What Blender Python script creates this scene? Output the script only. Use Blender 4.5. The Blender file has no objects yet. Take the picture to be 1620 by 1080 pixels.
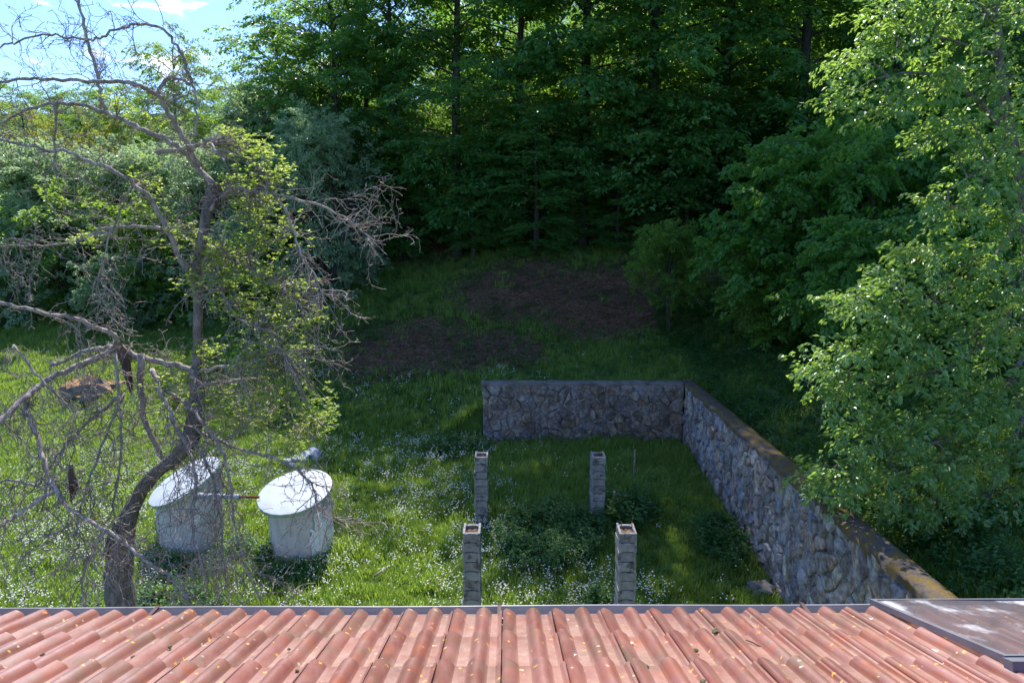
import bpy, bmesh, math, random
import numpy as np
from mathutils import Vector, Matrix, noise as mnoise

random.seed(7)
rng = np.random.default_rng(7)
D = bpy.data
SC = bpy.context.scene
COL = SC.collection
R = math.radians

# ------------------------------------------------------------------ camera
CAMZ = 8.0
PITCH = 9.1
FPX = 1080.0
cam_d = D.cameras.new('camera')
cam = D.objects.new('camera', cam_d)
COL.objects.link(cam)
cam_d.sensor_width = 36
cam_d.lens = 24
cam_d.clip_start = 0.1
cam_d.clip_end = 3000
cam.location = (0, 0, CAMZ)
cam.rotation_euler = (R(90 - PITCH), 0, 0)
SC.camera = cam

# ------------------------------------------------------------------ light
SUN_EL, SUN_AZ = 54.0, -6.0          # azimuth measured from +Y towards +X
world = D.worlds.new('World')
SC.world = world
world.use_nodes = True
wn = world.node_tree
wn.nodes.clear()
w_out = wn.nodes.new('ShaderNodeOutputWorld')
w_bg = wn.nodes.new('ShaderNodeBackground')
w_bg.inputs['Strength'].default_value = 0.15
sky = wn.nodes.new('ShaderNodeTexSky')
sky.sky_type = 'NISHITA'
sky.sun_disc = False
sky.sun_elevation = R(SUN_EL)
sky.sun_rotation = R(SUN_AZ)
sky.altitude = 600
sky.air_density = 1.0
sky.dust_density = 0.6
sky.ozone_density = 3.0
tc = wn.nodes.new('ShaderNodeTexCoord')
mp = wn.nodes.new('ShaderNodeMapping')
mp.inputs['Scale'].default_value = (5.0, 5.0, 15.0)
mp.inputs['Location'].default_value = (1.70, 0.35, 0.30)
cn = wn.nodes.new('ShaderNodeTexNoise')
cn.inputs['Scale'].default_value = 1.0
cn.inputs['Detail'].default_value = 7
cn.inputs['Roughness'].default_value = 0.52
cr = wn.nodes.new('ShaderNodeValToRGB')
cr.color_ramp.elements[0].position = 0.65
cr.color_ramp.elements[1].position = 0.70
mx = wn.nodes.new('ShaderNodeMix')
mx.data_type = 'RGBA'
mx.inputs['B'].default_value = (5.0, 5.2, 5.6, 1)
wn.links.new(tc.outputs['Generated'], mp.inputs['Vector'])
wn.links.new(mp.outputs['Vector'], cn.inputs['Vector'])
# drifts of cumulus, two of them low over the left hillside
csum = cn.outputs['Fac']
for (ca, cb, cc, rx_, rz_, amt) in ((-0.5735, 0.775, 0.262, 0.09, 0.020, 0.12), (-0.545, 0.805, 0.205, 0.11, 0.018, 0.12), (0.5, 0.62, 0.42, 0.2, 0.06, 0.12), (-0.8, -0.2, 0.4, 0.3, 0.06, 0.15)):
    sb = wn.nodes.new('ShaderNodeVectorMath'); sb.operation = 'SUBTRACT'
    sb.inputs[1].default_value = (ca, cb, cc)
    wn.links.new(tc.outputs['Generated'], sb.inputs[0])
    ml = wn.nodes.new('ShaderNodeVectorMath'); ml.operation = 'MULTIPLY'
    ml.inputs[1].default_value = (1 / rx_, 1 / rx_, 1 / rz_)
    wn.links.new(sb.outputs[0], ml.inputs[0])
    le = wn.nodes.new('ShaderNodeVectorMath'); le.operation = 'LENGTH'
    wn.links.new(ml.outputs[0], le.inputs[0])
    mr = wn.nodes.new('ShaderNodeMapRange')
    mr.inputs['From Min'].default_value = 1.5; mr.inputs['From Max'].default_value = 0.2
    mr.inputs['To Min'].default_value = 0.0; mr.inputs['To Max'].default_value = amt
    wn.links.new(le.outputs['Value'], mr.inputs['Value'])
    ad = wn.nodes.new('ShaderNodeMath'); ad.operation = 'ADD'
    wn.links.new(csum, ad.inputs[0]); wn.links.new(mr.outputs[0], ad.inputs[1])
    csum = ad.outputs[0]
wn.links.new(csum, cr.inputs['Fac'])
wn.links.new(cr.outputs['Color'], mx.inputs['Factor'])
tint = wn.nodes.new('ShaderNodeMix')
tint.data_type = 'RGBA'
tint.blend_type = 'MULTIPLY'
tint.inputs['Factor'].default_value = 1.0
tint.inputs['B'].default_value = (0.55, 0.66, 0.90, 1)
wn.links.new(sky.outputs['Color'], tint.inputs['A'])
wn.links.new(tint.outputs['Result'], mx.inputs['A'])
wn.links.new(mx.outputs['Result'], w_bg.inputs['Color'])
wn.links.new(w_bg.outputs['Background'], w_out.inputs['Surface'])

sun_d = D.lights.new('sun', 'SUN')
sun_d.energy = 4.1
sun_d.angle = R(0.5)
sun_d.color = (1.0, 0.95, 0.87)
sun = D.objects.new('sun', sun_d)
COL.objects.link(sun)
sdir = Vector((math.sin(R(SUN_AZ)) * math.cos(R(SUN_EL)), math.cos(R(SUN_AZ)) * math.cos(R(SUN_EL)), math.sin(R(SUN_EL))))
sun.rotation_euler = sdir.to_track_quat('Z', 'Y').to_euler()
sun.location = (0, 0, 60)

SC.view_settings.view_transform = 'Standard'
SC.view_settings.look = 'None'
SC.view_settings.exposure = 1.3
SC.view_settings.gamma = 1
SC.view_settings.use_curve_mapping = False
SC.render.engine = 'CYCLES'
SC.cycles.max_bounces = 8
SC.cycles.diffuse_bounces = 5
SC.cycles.glossy_bounces = 2
SC.cycles.transmission_bounces = 4
SC.cycles.transparent_max_bounces = 8
SC.cycles.use_denoising = True

# ------------------------------------------------------------------ helpers
cp, sp = math.cos(R(PITCH)), math.sin(R(PITCH))

def P(px, py, z):
    """photograph pixel at depth z along the camera axis -> point in the place"""
    u = (540 - py) / FPX * z
    return Vector(((px - 810) / FPX * z, z * cp + u * sp, CAMZ - z * sp + u * cp))

def tag(o, label=None, cat=None, group=None, kind=None):
    if label: o['label'] = label
    if cat: o['category'] = cat
    if group: o['group'] = group
    if kind: o['kind'] = kind
    return o

def empty(name, loc=(0, 0, 0), rz=0.0):
    o = D.objects.new(name, None)
    COL.objects.link(o)
    o.location = loc
    o.rotation_euler = (0, 0, rz)
    o.empty_display_size = 0.2
    return o

def link(name, me, mat=None, parent=None):
    o = D.objects.new(name, me)
    COL.objects.link(o)
    if mat is not None and len(me.materials) == 0:
        me.materials.append(mat)
    if parent is not None:
        o.parent = parent
    return o

def npmesh(name, V, F, smooth=False):
    """V (n,3), F (m,k) arrays -> mesh"""
    V = np.asarray(V, dtype=np.float32)
    F = np.asarray(F, dtype=np.int32)
    me = D.meshes.new(name)
    k = F.shape[1]
    me.vertices.add(len(V))
    me.vertices.foreach_set('co', V.ravel())
    me.loops.add(F.size)
    me.loops.foreach_set('vertex_index', F.ravel())
    me.polygons.add(len(F))
    me.polygons.foreach_set('loop_start', np.arange(0, F.size, k, dtype=np.int32))
    me.polygons.foreach_set('loop_total', np.full(len(F), k, dtype=np.int32))
    me.polygons.foreach_set('use_smooth', np.full(len(F), smooth))
    me.update(calc_edges=True)
    return me

class MB:
    def __init__(s): s.v = []; s.f = []
    def add(s, v, f):
        b = len(s.v)
        s.v += [tuple(x) for x in v]
        s.f += [tuple(i + b for i in q) for q in f]
    def box(s, x0, y0, z0, x1, y1, z1, M=None):
        v = [Vector(c) for c in ((x0, y0, z0), (x1, y0, z0), (x1, y1, z0), (x0, y1, z0), (x0, y0, z1), (x1, y0, z1), (x1, y1, z1), (x0, y1, z1))]
        if M is not None: v = [M @ c for c in v]
        s.add(v, [(0, 3, 2, 1), (4, 5, 6, 7), (0, 1, 5, 4), (1, 2, 6, 5), (2, 3, 7, 6), (3, 0, 4, 7)])
    def tube(s, pts, rad, n=6, cap=True, rough=0.0):
        pts = [Vector(p) for p in pts]
        b = len(s.v)
        up = Vector((0.13, 0.21, 0.97))
        a0 = None
        for i, p in enumerate(pts):
            d = (pts[min(i + 1, len(pts) - 1)] - pts[max(i - 1, 0)])
            if d.length < 1e-6: d = Vector((0, 0, 1))
            d.normalize()
            a = (a0 - d * a0.dot(d)) if a0 is not None else d.cross(up)
            if a.length < 1e-3: a = d.cross(Vector((1, 0, 0)))
            a.normalize(); a0 = a
            c = d.cross(a)
            for k in range(n):
                t = 2 * math.pi * k / n
                r = rad[i] * (1 + (random.uniform(-rough, rough) if rough else 0))
                s.v.append(tuple(p + a * (math.cos(t) * r) + c * (math.sin(t) * r)))
        for i in range(len(pts) - 1):
            for k in range(n):
                k2 = (k + 1) % n
                s.f.append((b + i * n + k, b + i * n + k2, b + (i + 1) * n + k2, b + (i + 1) * n + k))
        if cap:
            s.f.append(tuple(b + k for k in range(n))[::-1])
            s.f.append(tuple(b + (len(pts) - 1) * n + k for k in range(n)))
    def build(s, name, mat=None, parent=None, smooth=False):
        me = D.meshes.new(name)
        me.from_pydata(s.v, [], s.f)
        if smooth:
            me.polygons.foreach_set('use_smooth', [True] * len(me.polygons))
        me.update()
        return link(name, me, mat, parent)

def smoothline(pts, n=4):
    """Catmull-Rom through a list of tuples (any length)"""
    pts = [np.array(p, float) for p in pts]
    if len(pts) < 3: return pts
    out = []
    q = [2 * pts[0] - pts[1]] + pts + [2 * pts[-1] - pts[-2]]
    for i in range(1, len(q) - 2):
        for k in range(n):
            t = k / n
            out.append(0.5 * ((2 * q[i]) + (-q[i - 1] + q[i + 1]) * t + (2 * q[i - 1] - 5 * q[i] + 4 * q[i + 1] - q[i + 2]) * t * t + (-q[i - 1] + 3 * q[i] - 3 * q[i + 1] + q[i + 2]) * t ** 3))
    out.append(pts[-1])
    return out

def nrm(a): return a / (np.linalg.norm(a, axis=-1, keepdims=True) + 1e-9)

# ------------------------------------------------------------------ materials
def new_mat(name):
    m = D.materials.new(name)
    m.use_nodes = True
    nt = m.node_tree
    nt.nodes.clear()
    out = nt.nodes.new('ShaderNodeOutputMaterial')
    return m, nt, out

def N(nt, t, **kw):
    n = nt.nodes.new(t)
    for k, v in kw.items():
        if k in n.inputs: n.inputs[k].default_value = v
        else: setattr(n, k, v)
    return n

def ramp(nt, fac, stops):
    r = nt.nodes.new('ShaderNodeValToRGB')
    el = r.color_ramp.elements
    while len(el) < len(stops): el.new(0.5)
    for e, (p, c) in zip(el, stops):
        e.position = p
        e.color = (*c, 1) if len(c) == 3 else c
    nt.links.new(fac, r.inputs['Fac'])
    return r.outputs['Color']

def mixc(nt, fac, a, b, mode='MIX'):
    m = nt.nodes.new('ShaderNodeMix')
    m.data_type = 'RGBA'
    m.blend_type = mode
    for s, v in (('Factor', fac), ('A', a), ('B', b)):
        if hasattr(v, 'links'): nt.links.new(v, m.inputs[s])
        elif s == 'Factor': m.inputs[s].default_value = v
        else: m.inputs[s].default_value = (*v, 1)
    return m.outputs['Result']

def noise(nt, scale, detail=4, rough=0.55, coord='Object', vec=None):
    n = nt.nodes.new('ShaderNodeTexNoise')
    n.inputs['Scale'].default_value = scale
    n.inputs['Detail'].default_value = detail
    n.inputs['Roughness'].default_value = rough
    if vec is None:
        t = nt.nodes.new('ShaderNodeTexCoord')
        vec = t.outputs[coord]
    nt.links.new(vec, n.inputs['Vector'])
    return n.outputs['Fac']

def wpos(nt, scale=(1, 1, 1)):
    g = nt.nodes.new('ShaderNodeNewGeometry')
    m = nt.nodes.new('ShaderNodeMapping')
    m.inputs['Scale'].default_value = scale
    nt.links.new(g.outputs['Position'], m.inputs['Vector'])
    return m.outputs['Vector']

def bump(nt, height, strength=0.4, dist=0.02):
    b = nt.nodes.new('ShaderNodeBump')
    b.inputs['Strength'].default_value = strength
    b.inputs['Distance'].default_value = dist
    nt.links.new(height, b.inputs['Height'])
    return b.outputs['Normal']

def principled(nt, out, col, rough=0.8, spec=0.3, normal=None):
    b = nt.nodes.new('ShaderNodeBsdfPrincipled')
    if hasattr(col, 'links'): nt.links.new(col, b.inputs['Base Color'])
    else: b.inputs['Base Color'].default_value = (*col, 1)
    if hasattr(rough, 'links'): nt.links.new(rough, b.inputs['Roughness'])
    else: b.inputs['Roughness'].default_value = rough
    b.inputs['Specular IOR Level'].default_value = spec
    if normal is not None: nt.links.new(normal, b.inputs['Normal'])
    nt.links.new(b.outputs[0], out.inputs['Surface'])
    return b

def leaf_mat(name, stops, trans=0.45, rough=0.45, tcol=(0.30, 0.50, 0.04), spec=0.5):
    m, nt, out = new_mat(name)
    g = nt.nodes.new('ShaderNodeNewGeometry')
    oi = nt.nodes.new('ShaderNodeObjectInfo')
    add = nt.nodes.new('ShaderNodeMath'); add.operation = 'MULTIPLY_ADD'
    nt.links.new(g.outputs['Random Per Island'], add.inputs[0])
    add.inputs[1].default_value = 0.75
    mul = nt.nodes.new('ShaderNodeMath'); mul.operation = 'MULTIPLY'
    nt.links.new(oi.outputs['Random'], mul.inputs[0]); mul.inputs[1].default_value = 0.25
    nt.links.new(mul.outputs[0], add.inputs[2])
    c = ramp(nt, add.outputs[0], stops)
    b = nt.nodes.new('ShaderNodeBsdfPrincipled')
    nt.links.new(c, b.inputs['Base Color'])
    b.inputs['Roughness'].default_value = rough
    b.inputs['Specular IOR Level'].default_value = spec
    t = nt.nodes.new('ShaderNodeBsdfTranslucent')
    tc_ = mixc(nt, 0.65, c, tcol)
    nt.links.new(tc_, t.inputs['Color'])
    ms = nt.nodes.new('ShaderNodeMixShader')
    ms.inputs[0].default_value = trans
    nt.links.new(b.outputs[0], ms.inputs[1])
    nt.links.new(t.outputs[0], ms.inputs[2])
    nt.links.new(ms.outputs[0], out.inputs['Surface'])
    return m

M = {}
M['beech'] = leaf_mat('beech_leaf', [(0, (0.038, 0.14, 0.042)), (0.5, (0.072, 0.21, 0.055)), (1, (0.14, 0.30, 0.07))], 0.48, 0.40, (0.36, 0.60, 0.05), 0.6)
M['hazel'] = leaf_mat('hazel_leaf', [(0, (0.036, 0.14, 0.026)), (0.6, (0.068, 0.21, 0.034)), (1, (0.13, 0.29, 0.05))], 0.46, 0.5, (0.36, 0.60, 0.04))
M['plum'] = leaf_mat('plum_leaf', [(0, (0.08, 0.19, 0.055)), (0.55, (0.13, 0.26, 0.07)), (1, (0.22, 0.34, 0.09))], 0.45, 0.38, (0.56, 0.80, 0.09), 1.0)
M['apple'] = leaf_mat('apple_leaf', [(0, (0.14, 0.25, 0.04)), (0.6, (0.23, 0.34, 0.06)), (1, (0.32, 0.40, 0.09))], 0.5, 0.45, (0.62, 0.74, 0.10))
M['willow'] = leaf_mat('willow_leaf', [(0, (0.13, 0.22, 0.11)), (0.6, (0.20, 0.30, 0.16)), (1, (0.32, 0.42, 0.26))], 0.48, 0.45, (0.55, 0.74, 0.30), 0.8)
M['bush'] = leaf_mat('bush_leaf', [(0, (0.06, 0.16, 0.025)), (0.6, (0.11, 0.23, 0.035)), (1, (0.20, 0.32, 0.06))], 0.48, 0.5, (0.50, 0.70, 0.07))
M['yellow'] = leaf_mat('yellow_leaf', [(0, (0.13, 0.17, 0.02)), (0.6, (0.22, 0.26, 0.03)), (1, (0.34, 0.32, 0.05))], 0.42, 0.5, (0.5, 0.5, 0.05))
M['grass'] = leaf_mat('grass_blade', [(0, (0.060, 0.15, 0.02)), (0.5, (0.14, 0.25, 0.036)), (0.85, (0.26, 0.36, 0.07)), (1, (0.46, 0.42, 0.20))], 0.44, 0.45, (0.46, 0.64, 0.07), 0.5)
M['nettle'] = leaf_mat('nettle_leaf', [(0, (0.022, 0.085, 0.018)), (0.6, (0.04, 0.13, 0.025)), (1, (0.08, 0.18, 0.035))], 0.35, 0.5, (0.22, 0.42, 0.03))
M['petal'] = leaf_mat('flower_head', [(0, (0.75, 0.76, 0.72)), (1, (0.85, 0.85, 0.82))], 0.4, 0.8, (0.9, 0.9, 0.85), 0.1)
M['dry'] = leaf_mat('dry_leaf', [(0, (0.10, 0.06, 0.035)), (0.6, (0.20, 0.13, 0.08)), (1, (0.34, 0.26, 0.17))], 0.1, 0.7, (0.3, 0.2, 0.1), 0.2)

def mk_bark(name, c0, c1, c2, sc=9, bs=0.6):
    m, nt, out = new_mat(name)
    v = wpos(nt, (1, 1, 0.28))
    n1 = noise(nt, sc, 6, 0.65, vec=v)
    n2 = noise(nt, sc * 5, 4, 0.6, vec=v)
    c = ramp(nt, n1, [(0.32, c0), (0.5, c1), (0.68, c2)])
    c = mixc(nt, 0.35, c, ramp(nt, n2, [(0.35, c0), (0.65, c2)]))
    principled(nt, out, c, 0.85, 0.25, bump(nt, n2, bs, 0.02))
    return m
M['deadwood'] = mk_bark('dead_wood', (0.10, 0.07, 0.052), (0.26, 0.21, 0.18), (0.50, 0.45, 0.41), 9)
M['trunk'] = mk_bark('apple_bark', (0.05, 0.037, 0.03), (0.15, 0.12, 0.10), (0.34, 0.30, 0.27), 11, 1.0)
M['twig'] = mk_bark('twig_wood', (0.11, 0.078, 0.06), (0.23, 0.18, 0.15), (0.42, 0.36, 0.32), 5, 0.2)
M['rot'] = mk_bark('rotten_wood', (0.03, 0.02, 0.015), (0.075, 0.045, 0.032), (0.15, 0.10, 0.075), 8)
M['bark'] = mk_bark('forest_bark', (0.02, 0.017, 0.013), (0.05, 0.042, 0.034), (0.11, 0.10, 0.085), 6)

# terracotta tiles
m, nt, out = new_mat('terracotta'); M['tile'] = m
oi = nt.nodes.new('ShaderNodeObjectInfo')
tco = nt.nodes.new('ShaderNodeTexCoord')
wv = wpos(nt)
c = ramp(nt, oi.outputs['Random'], [(0, (0.190, 0.058, 0.043)), (0.5, (0.225, 0.074, 0.056)), (1, (0.265, 0.096, 0.075))])
big = noise(nt, 5.5, 5, 0.6, vec=wv)
c = mixc(nt, ramp(nt, big, [(0.50, (0, 0, 0)), (0.68, (0.8, 0.8, 0.8))]), c, (0.29, 0.075, 0.03))
fade = noise(nt, 13, 6, 0.65, vec=wpos(nt, (1, 0.35, 1)))
c = mixc(nt, ramp(nt, fade, [(0.42, (0, 0, 0)), (0.72, (0.5, 0.5, 0.5))]), c, (0.28, 0.15, 0.12))
dirt = noise(nt, 3.1, 7, 0.7, vec=wv)
c = mixc(nt, ramp(nt, dirt, [(0.47, (0, 0, 0)), (0.68, (0.75, 0.75, 0.75))]), c, (0.14, 0.095, 0.06))
# dust in the flat channels (low part of the tile)
sx = nt.nodes.new('ShaderNodeSeparateXYZ')
nt.links.new(tco.outputs['Object'], sx.inputs[0])
low = ramp(nt, sx.outputs['Z'], [(0.016, (1, 1, 1)), (0.032, (0, 0, 0))])
c = mixc(nt, mixc(nt, 1.0, low, ramp(nt, noise(nt, 22, 6, 0.7, vec=wv), [(0.35, (0.25, 0.25, 0.25)), (0.7, (0.95, 0.95, 0.95))]), 'MULTIPLY'), c, (0.36, 0.215, 0.168))
spk = noise(nt, 120, 2, 0.5, vec=wv)
c = mixc(nt, ramp(nt, spk, [(0.66, (0, 0, 0)), (0.72, (0.75, 0.75, 0.75))]), c, (0.18, 0.11, 0.08))
vo = nt.nodes.new('ShaderNodeTexVoronoi'); vo.inputs['Scale'].default_value = 20
vo.inputs['Randomness'].default_value = 1
nzv = nt.nodes.new('ShaderNodeTexNoise'); nzv.inputs['Scale'].default_value = 60; nzv.inputs['Detail'].default_value = 3
nt.links.new(wv, nzv.inputs['Vector'])
va = nt.nodes.new('ShaderNodeMix'); va.data_type = 'RGBA'; va.blend_type = 'LINEAR_LIGHT'; va.inputs['Factor'].default_value = 0.02
nt.links.new(wv, va.inputs['A']); nt.links.new(nzv.outputs['Color'], va.inputs['B'])
nt.links.new(va.outputs['Result'], vo.inputs['Vector'])
spot = ramp(nt, vo.outputs['Distance'], [(0.16, (1, 1, 1)), (0.21, (0, 0, 0))])
pick = nt.nodes.new('ShaderNodeSeparateColor'); nt.links.new(vo.outputs['Color'], pick.inputs[0])
sel = ramp(nt, pick.outputs[0], [(0.56, (0, 0, 0)), (0.58, (1, 1, 1))])
lich = mixc(nt, 1.0, spot, sel, 'MULTIPLY')
lc = ramp(nt, pick.outputs[1], [(0.0, (0.62, 0.30, 0.03)), (0.6, (0.60, 0.36, 0.06)), (0.8, (0.45, 0.44, 0.36)), (1, (0.12, 0.10, 0.07))])
c = mixc(nt, lich, c, lc)
rr = ramp(nt, fade, [(0.35, (0.30, 0.30, 0.30)), (0.7, (0.46, 0.46, 0.46))])
pb = principled(nt, out, c, rr, 0.8, bump(nt, spk, 0.12, 0.004))
pb.inputs['Coat Weight'].default_value = 1.0
pb.inputs['Coat Roughness'].default_value = 0.38

def simple(name, c, rough=0.7, spec=0.4, sc=8, var=0.25, metallic=0.0, bs=0.1):
    m, nt, out = new_mat(name)
    n1 = noise(nt, sc, 5, 0.65, vec=wpos(nt))
    a = tuple(x * (1 - var) for x in c); b = tuple(min(x * (1 + var), 0.95) for x in c)
    col = ramp(nt, n1, [(0.3, a), (0.7, b)])
    p_ = principled(nt, out, col, rough, spec, bump(nt, noise(nt, sc * 9, 3, 0.6, vec=wpos(nt)), bs, 0.01))
    p_.inputs['Metallic'].default_value = metallic
    return m
M['gutter'] = simple('grey_painted_steel', (0.26, 0.25, 0.26), 0.45, 0.5, 5, 0.2)
M['clip'] = simple('rusty_bracket', (0.07, 0.04, 0.035), 0.7, 0.3)
M['frame'] = simple('panel_frame', (0.14, 0.14, 0.16), 0.4, 0.5, 6, 0.2)
M['plaster'] = simple('house_plaster', (0.62, 0.58, 0.50), 0.9, 0.2, 3, 0.1)
M['wood'] = simple('roof_board', (0.20, 0.13, 0.08), 0.8, 0.2, 4, 0.3)
M['lid'] = simple('white_lid', (0.35, 0.39, 0.43), 0.6, 0.3, 2.5, 0.08)
nt = M['lid'].node_tree
pb = [n_ for n_ in nt.nodes if n_.type == 'BSDF_PRINCIPLED'][0]
lk = pb.inputs['Base Color'].links[0].from_socket
nt.links.new(mixc(nt, ramp(nt, noise(nt, 3.5, 7, 0.72, vec=wpos(nt)), [(0.5, (0, 0, 0)), (0.72, (0.7, 0.7, 0.7))]), lk, (0.24, 0.27, 0.25)), pb.inputs['Base Color'])
M['rim'] = simple('green_rim', (0.33, 0.43, 0.36), 0.6, 0.3, 5, 0.15)
M['pipe'] = simple('pipe_steel', (0.30, 0.33, 0.37), 0.45, 0.5, 8, 0.25)
M['rust'] = simple('rust', (0.15, 0.05, 0.03), 0.85, 0.2, 20, 0.4)
M['soil'] = simple('soil', (0.14, 0.085, 0.055), 0.95, 0.1, 20, 0.4, bs=0.8)
M['moss'] = simple('moss_clump', (0.15, 0.15, 0.08), 0.95, 0.1, 60, 0.5, bs=0.8)
M['greyrock'] = simple('grey_rock', (0.33, 0.36, 0.40), 0.9, 0.2, 6, 0.3, bs=0.6)
M['darkrock'] = simple('dark_rock', (0.15, 0.14, 0.135), 0.9, 0.2, 6, 0.35, bs=0.6)
M['plastic'] = simple('plastic_sheet', (0.72, 0.72, 0.70), 0.35, 0.5, 7, 0.12)
M['dung'] = simple('bird_dropping', (0.62, 0.62, 0.60), 0.8, 0.2, 80, 0.2)

# concrete block
m, nt, out = new_mat('concrete_block'); M['block'] = m
oi = nt.nodes.new('ShaderNodeObjectInfo')
n1 = noise(nt, 9, 6, 0.65, vec=wpos(nt))
c = ramp(nt, n1, [(0.3, (0.14, 0.14, 0.14)), (0.55, (0.25, 0.25, 0.25)), (0.75, (0.37, 0.365, 0.355))])
c = mixc(nt, 0.4, c, ramp(nt, oi.outputs['Random'], [(0, (0.15, 0.15, 0.15)), (1, (0.34, 0.34, 0.33))]))
c = mixc(nt, ramp(nt, noise(nt, 4, 5, 0.7, vec=wpos(nt, (1, 1, 1.6))), [(0.52, (0, 0, 0)), (0.62, (0.85, 0.85, 0.85))]), c, (0.06, 0.05, 0.045))
principled(nt, out, c, 0.92, 0.15, bump(nt, noise(nt, 70, 4, 0.6, vec=wpos(nt)), 0.5, 0.01))

# drum concrete
m, nt, out = new_mat('drum_concrete'); M['drum'] = m
c = ramp(nt, noise(nt, 6, 6, 0.65, vec=wpos(nt, (1, 1, 0.5))), [(0.3, (0.38, 0.355, 0.325)), (0.7, (0.55, 0.52, 0.485))])
c = mixc(nt, ramp(nt, noise(nt, 9, 4, 0.6, vec=wpos(nt, (1, 1, 0.08))), [(0.5, (0, 0, 0)), (0.72, (0.6, 0.6, 0.6))]), c, (0.62, 0.595, 0.56))
c = mixc(nt, ramp(nt, noise(nt, 14, 5, 0.7, vec=wpos(nt, (1, 1, 0.2))), [(0.58, (0, 0, 0)), (0.75, (0.45, 0.45, 0.45))]), c, (0.24, 0.24, 0.21))
principled(nt, out, c, 0.9, 0.2, bump(nt, noise(nt, 60, 4, 0.6, vec=wpos(nt)), 0.35, 0.01))

# wall stones
def stone_mat(name, stops, white):
    m, nt, out = new_mat(name)
    oi = nt.nodes.new('ShaderNodeObjectInfo')
    c = ramp(nt, oi.outputs['Random'], stops)
    v = wpos(nt)
    c = mixc(nt, 0.75, c, ramp(nt, noise(nt, 8, 6, 0.7, vec=v), [(0.34, (0.05, 0.05, 0.055)), (0.5, (0.45, 0.45, 0.45)), (0.66, (0.92, 0.91, 0.88))]), 'OVERLAY')
    w = noise(nt, 1.5, 8, 0.72, vec=wpos(nt, (1, 1, 0.7)))
    c = mixc(nt, ramp(nt, w, [(0.52, (0, 0, 0)), (0.68, (white, white, white))]), c, (0.42, 0.44, 0.48))
    d = noise(nt, 2.3, 5, 0.7, vec=wpos(nt, (1, 1, 0.5)))
    c = mixc(nt, ramp(nt, d, [(0.50, (0, 0, 0)), (0.64, (0.8, 0.8, 0.8))]), c, (0.08, 0.06, 0.04))
    principled(nt, out, c, 0.85, 0.3, bump(nt, noise(nt, 26, 6, 0.65, vec=v), 0.7, 0.03))
    return m
ST = [(0, (0.16, 0.15, 0.145)), (0.16, (0.30, 0.25, 0.20)), (0.3, (0.22, 0.22, 0.235)), (0.45, (0.34, 0.24, 0.18)), (0.6, (0.32, 0.315, 0.305)), (0.75, (0.20, 0.195, 0.22)), (0.9, (0.31, 0.275, 0.21)), (1, (0.42, 0.39, 0.34))]
M['stone'] = stone_mat('field_stone', ST, 0.7)
M['stone_brown'] = stone_mat('brown_field_stone', [(p, (c_[0] * 0.72, c_[1] * 0.66, c_[2] * 0.60)) for p, c_ in ST], 0.55)  # same stone colours made darker and browner, for the far wall
m, nt, out = new_mat('mortar'); M['mortar'] = m
c = ramp(nt, noise(nt, 3, 6, 0.7, vec=wpos(nt)), [(0.35, (0.05, 0.042, 0.035)), (0.48, (0.16, 0.15, 0.14)), (0.60, (0.33, 0.325, 0.32))])
principled(nt, out, c, 0.95, 0.1, bump(nt, noise(nt, 40, 4, 0.6, vec=wpos(nt)), 0.6, 0.02))
m, nt, out = new_mat('mossy_coping'); M['coping'] = m
c = ramp(nt, noise(nt, 5, 7, 0.7, vec=wpos(nt)), [(0.30, (0.055, 0.05, 0.045)), (0.46, (0.12, 0.10, 0.085)), (0.58, (0.17, 0.115, 0.03)), (0.72, (0.22, 0.17, 0.03))])
c = mixc(nt, ramp(nt, noise(nt, 90, 3, 0.6, vec=wpos(nt)), [(0.60, (0, 0, 0)), (0.72, (0.8, 0.8, 0.8))]), c, (0.34, 0.30, 0.22))
principled(nt, out, c, 0.95, 0.1, bump(nt, noise(nt, 35, 6, 0.7, vec=wpos(nt)), 0.9, 0.04))

M['coping_grey'] = simple('weathered_coping', (0.17, 0.15, 0.13), 0.95, 0.1, 3, 0.5, bs=0.9)
# rock with orange top
m, nt, out = new_mat('lichen_rock'); M['orange_rock'] = m
g = nt.nodes.new('ShaderNodeNewGeometry'); sx = nt.nodes.new('ShaderNodeSeparateXYZ'); nt.links.new(g.outputs['Normal'], sx.inputs[0])
c = ramp(nt, noise(nt, 5, 5, 0.6, vec=wpos(nt)), [(0.3, (0.10, 0.09, 0.09)), (0.7, (0.28, 0.26, 0.25))])
c = mixc(nt, ramp(nt, sx.outputs['Z'], [(0.45, (0, 0, 0)), (0.7, (0.9, 0.9, 0.9))]), c, (0.27, 0.15, 0.06))
principled(nt, out, c, 0.9, 0.2, bump(nt, noise(nt, 25, 5, 0.6, vec=wpos(nt)), 0.6, 0.03))

# ground
m, nt, out = new_mat('meadow_ground'); M['ground'] = m
at = nt.nodes.new('ShaderNodeAttribute'); at.attribute_name = 'bare'
v = wpos(nt)
gcol = ramp(nt, noise(nt, 1.6, 8, 0.7, vec=v), [(0.3, (0.022, 0.055, 0.010)), (0.5, (0.05, 0.12, 0.015)), (0.7, (0.095, 0.17, 0.025))])
gcol = mixc(nt, ramp(nt, noise(nt, 11, 6, 0.7, vec=v), [(0.45, (0, 0, 0)), (0.75, (0.6, 0.6, 0.6))]), gcol, (0.10, 0.075, 0.035))
dcol = ramp(nt, noise(nt, 6, 8, 0.75, vec=v), [(0.3, (0.07, 0.036, 0.02)), (0.5, (0.16, 0.092, 0.052)), (0.7, (0.28, 0.185, 0.115))])
fac = nt.nodes.new('ShaderNodeMath'); fac.operation = 'ADD'
nn = nt.nodes.new('ShaderNodeMath'); nn.operation = 'MULTIPLY_ADD'
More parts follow.
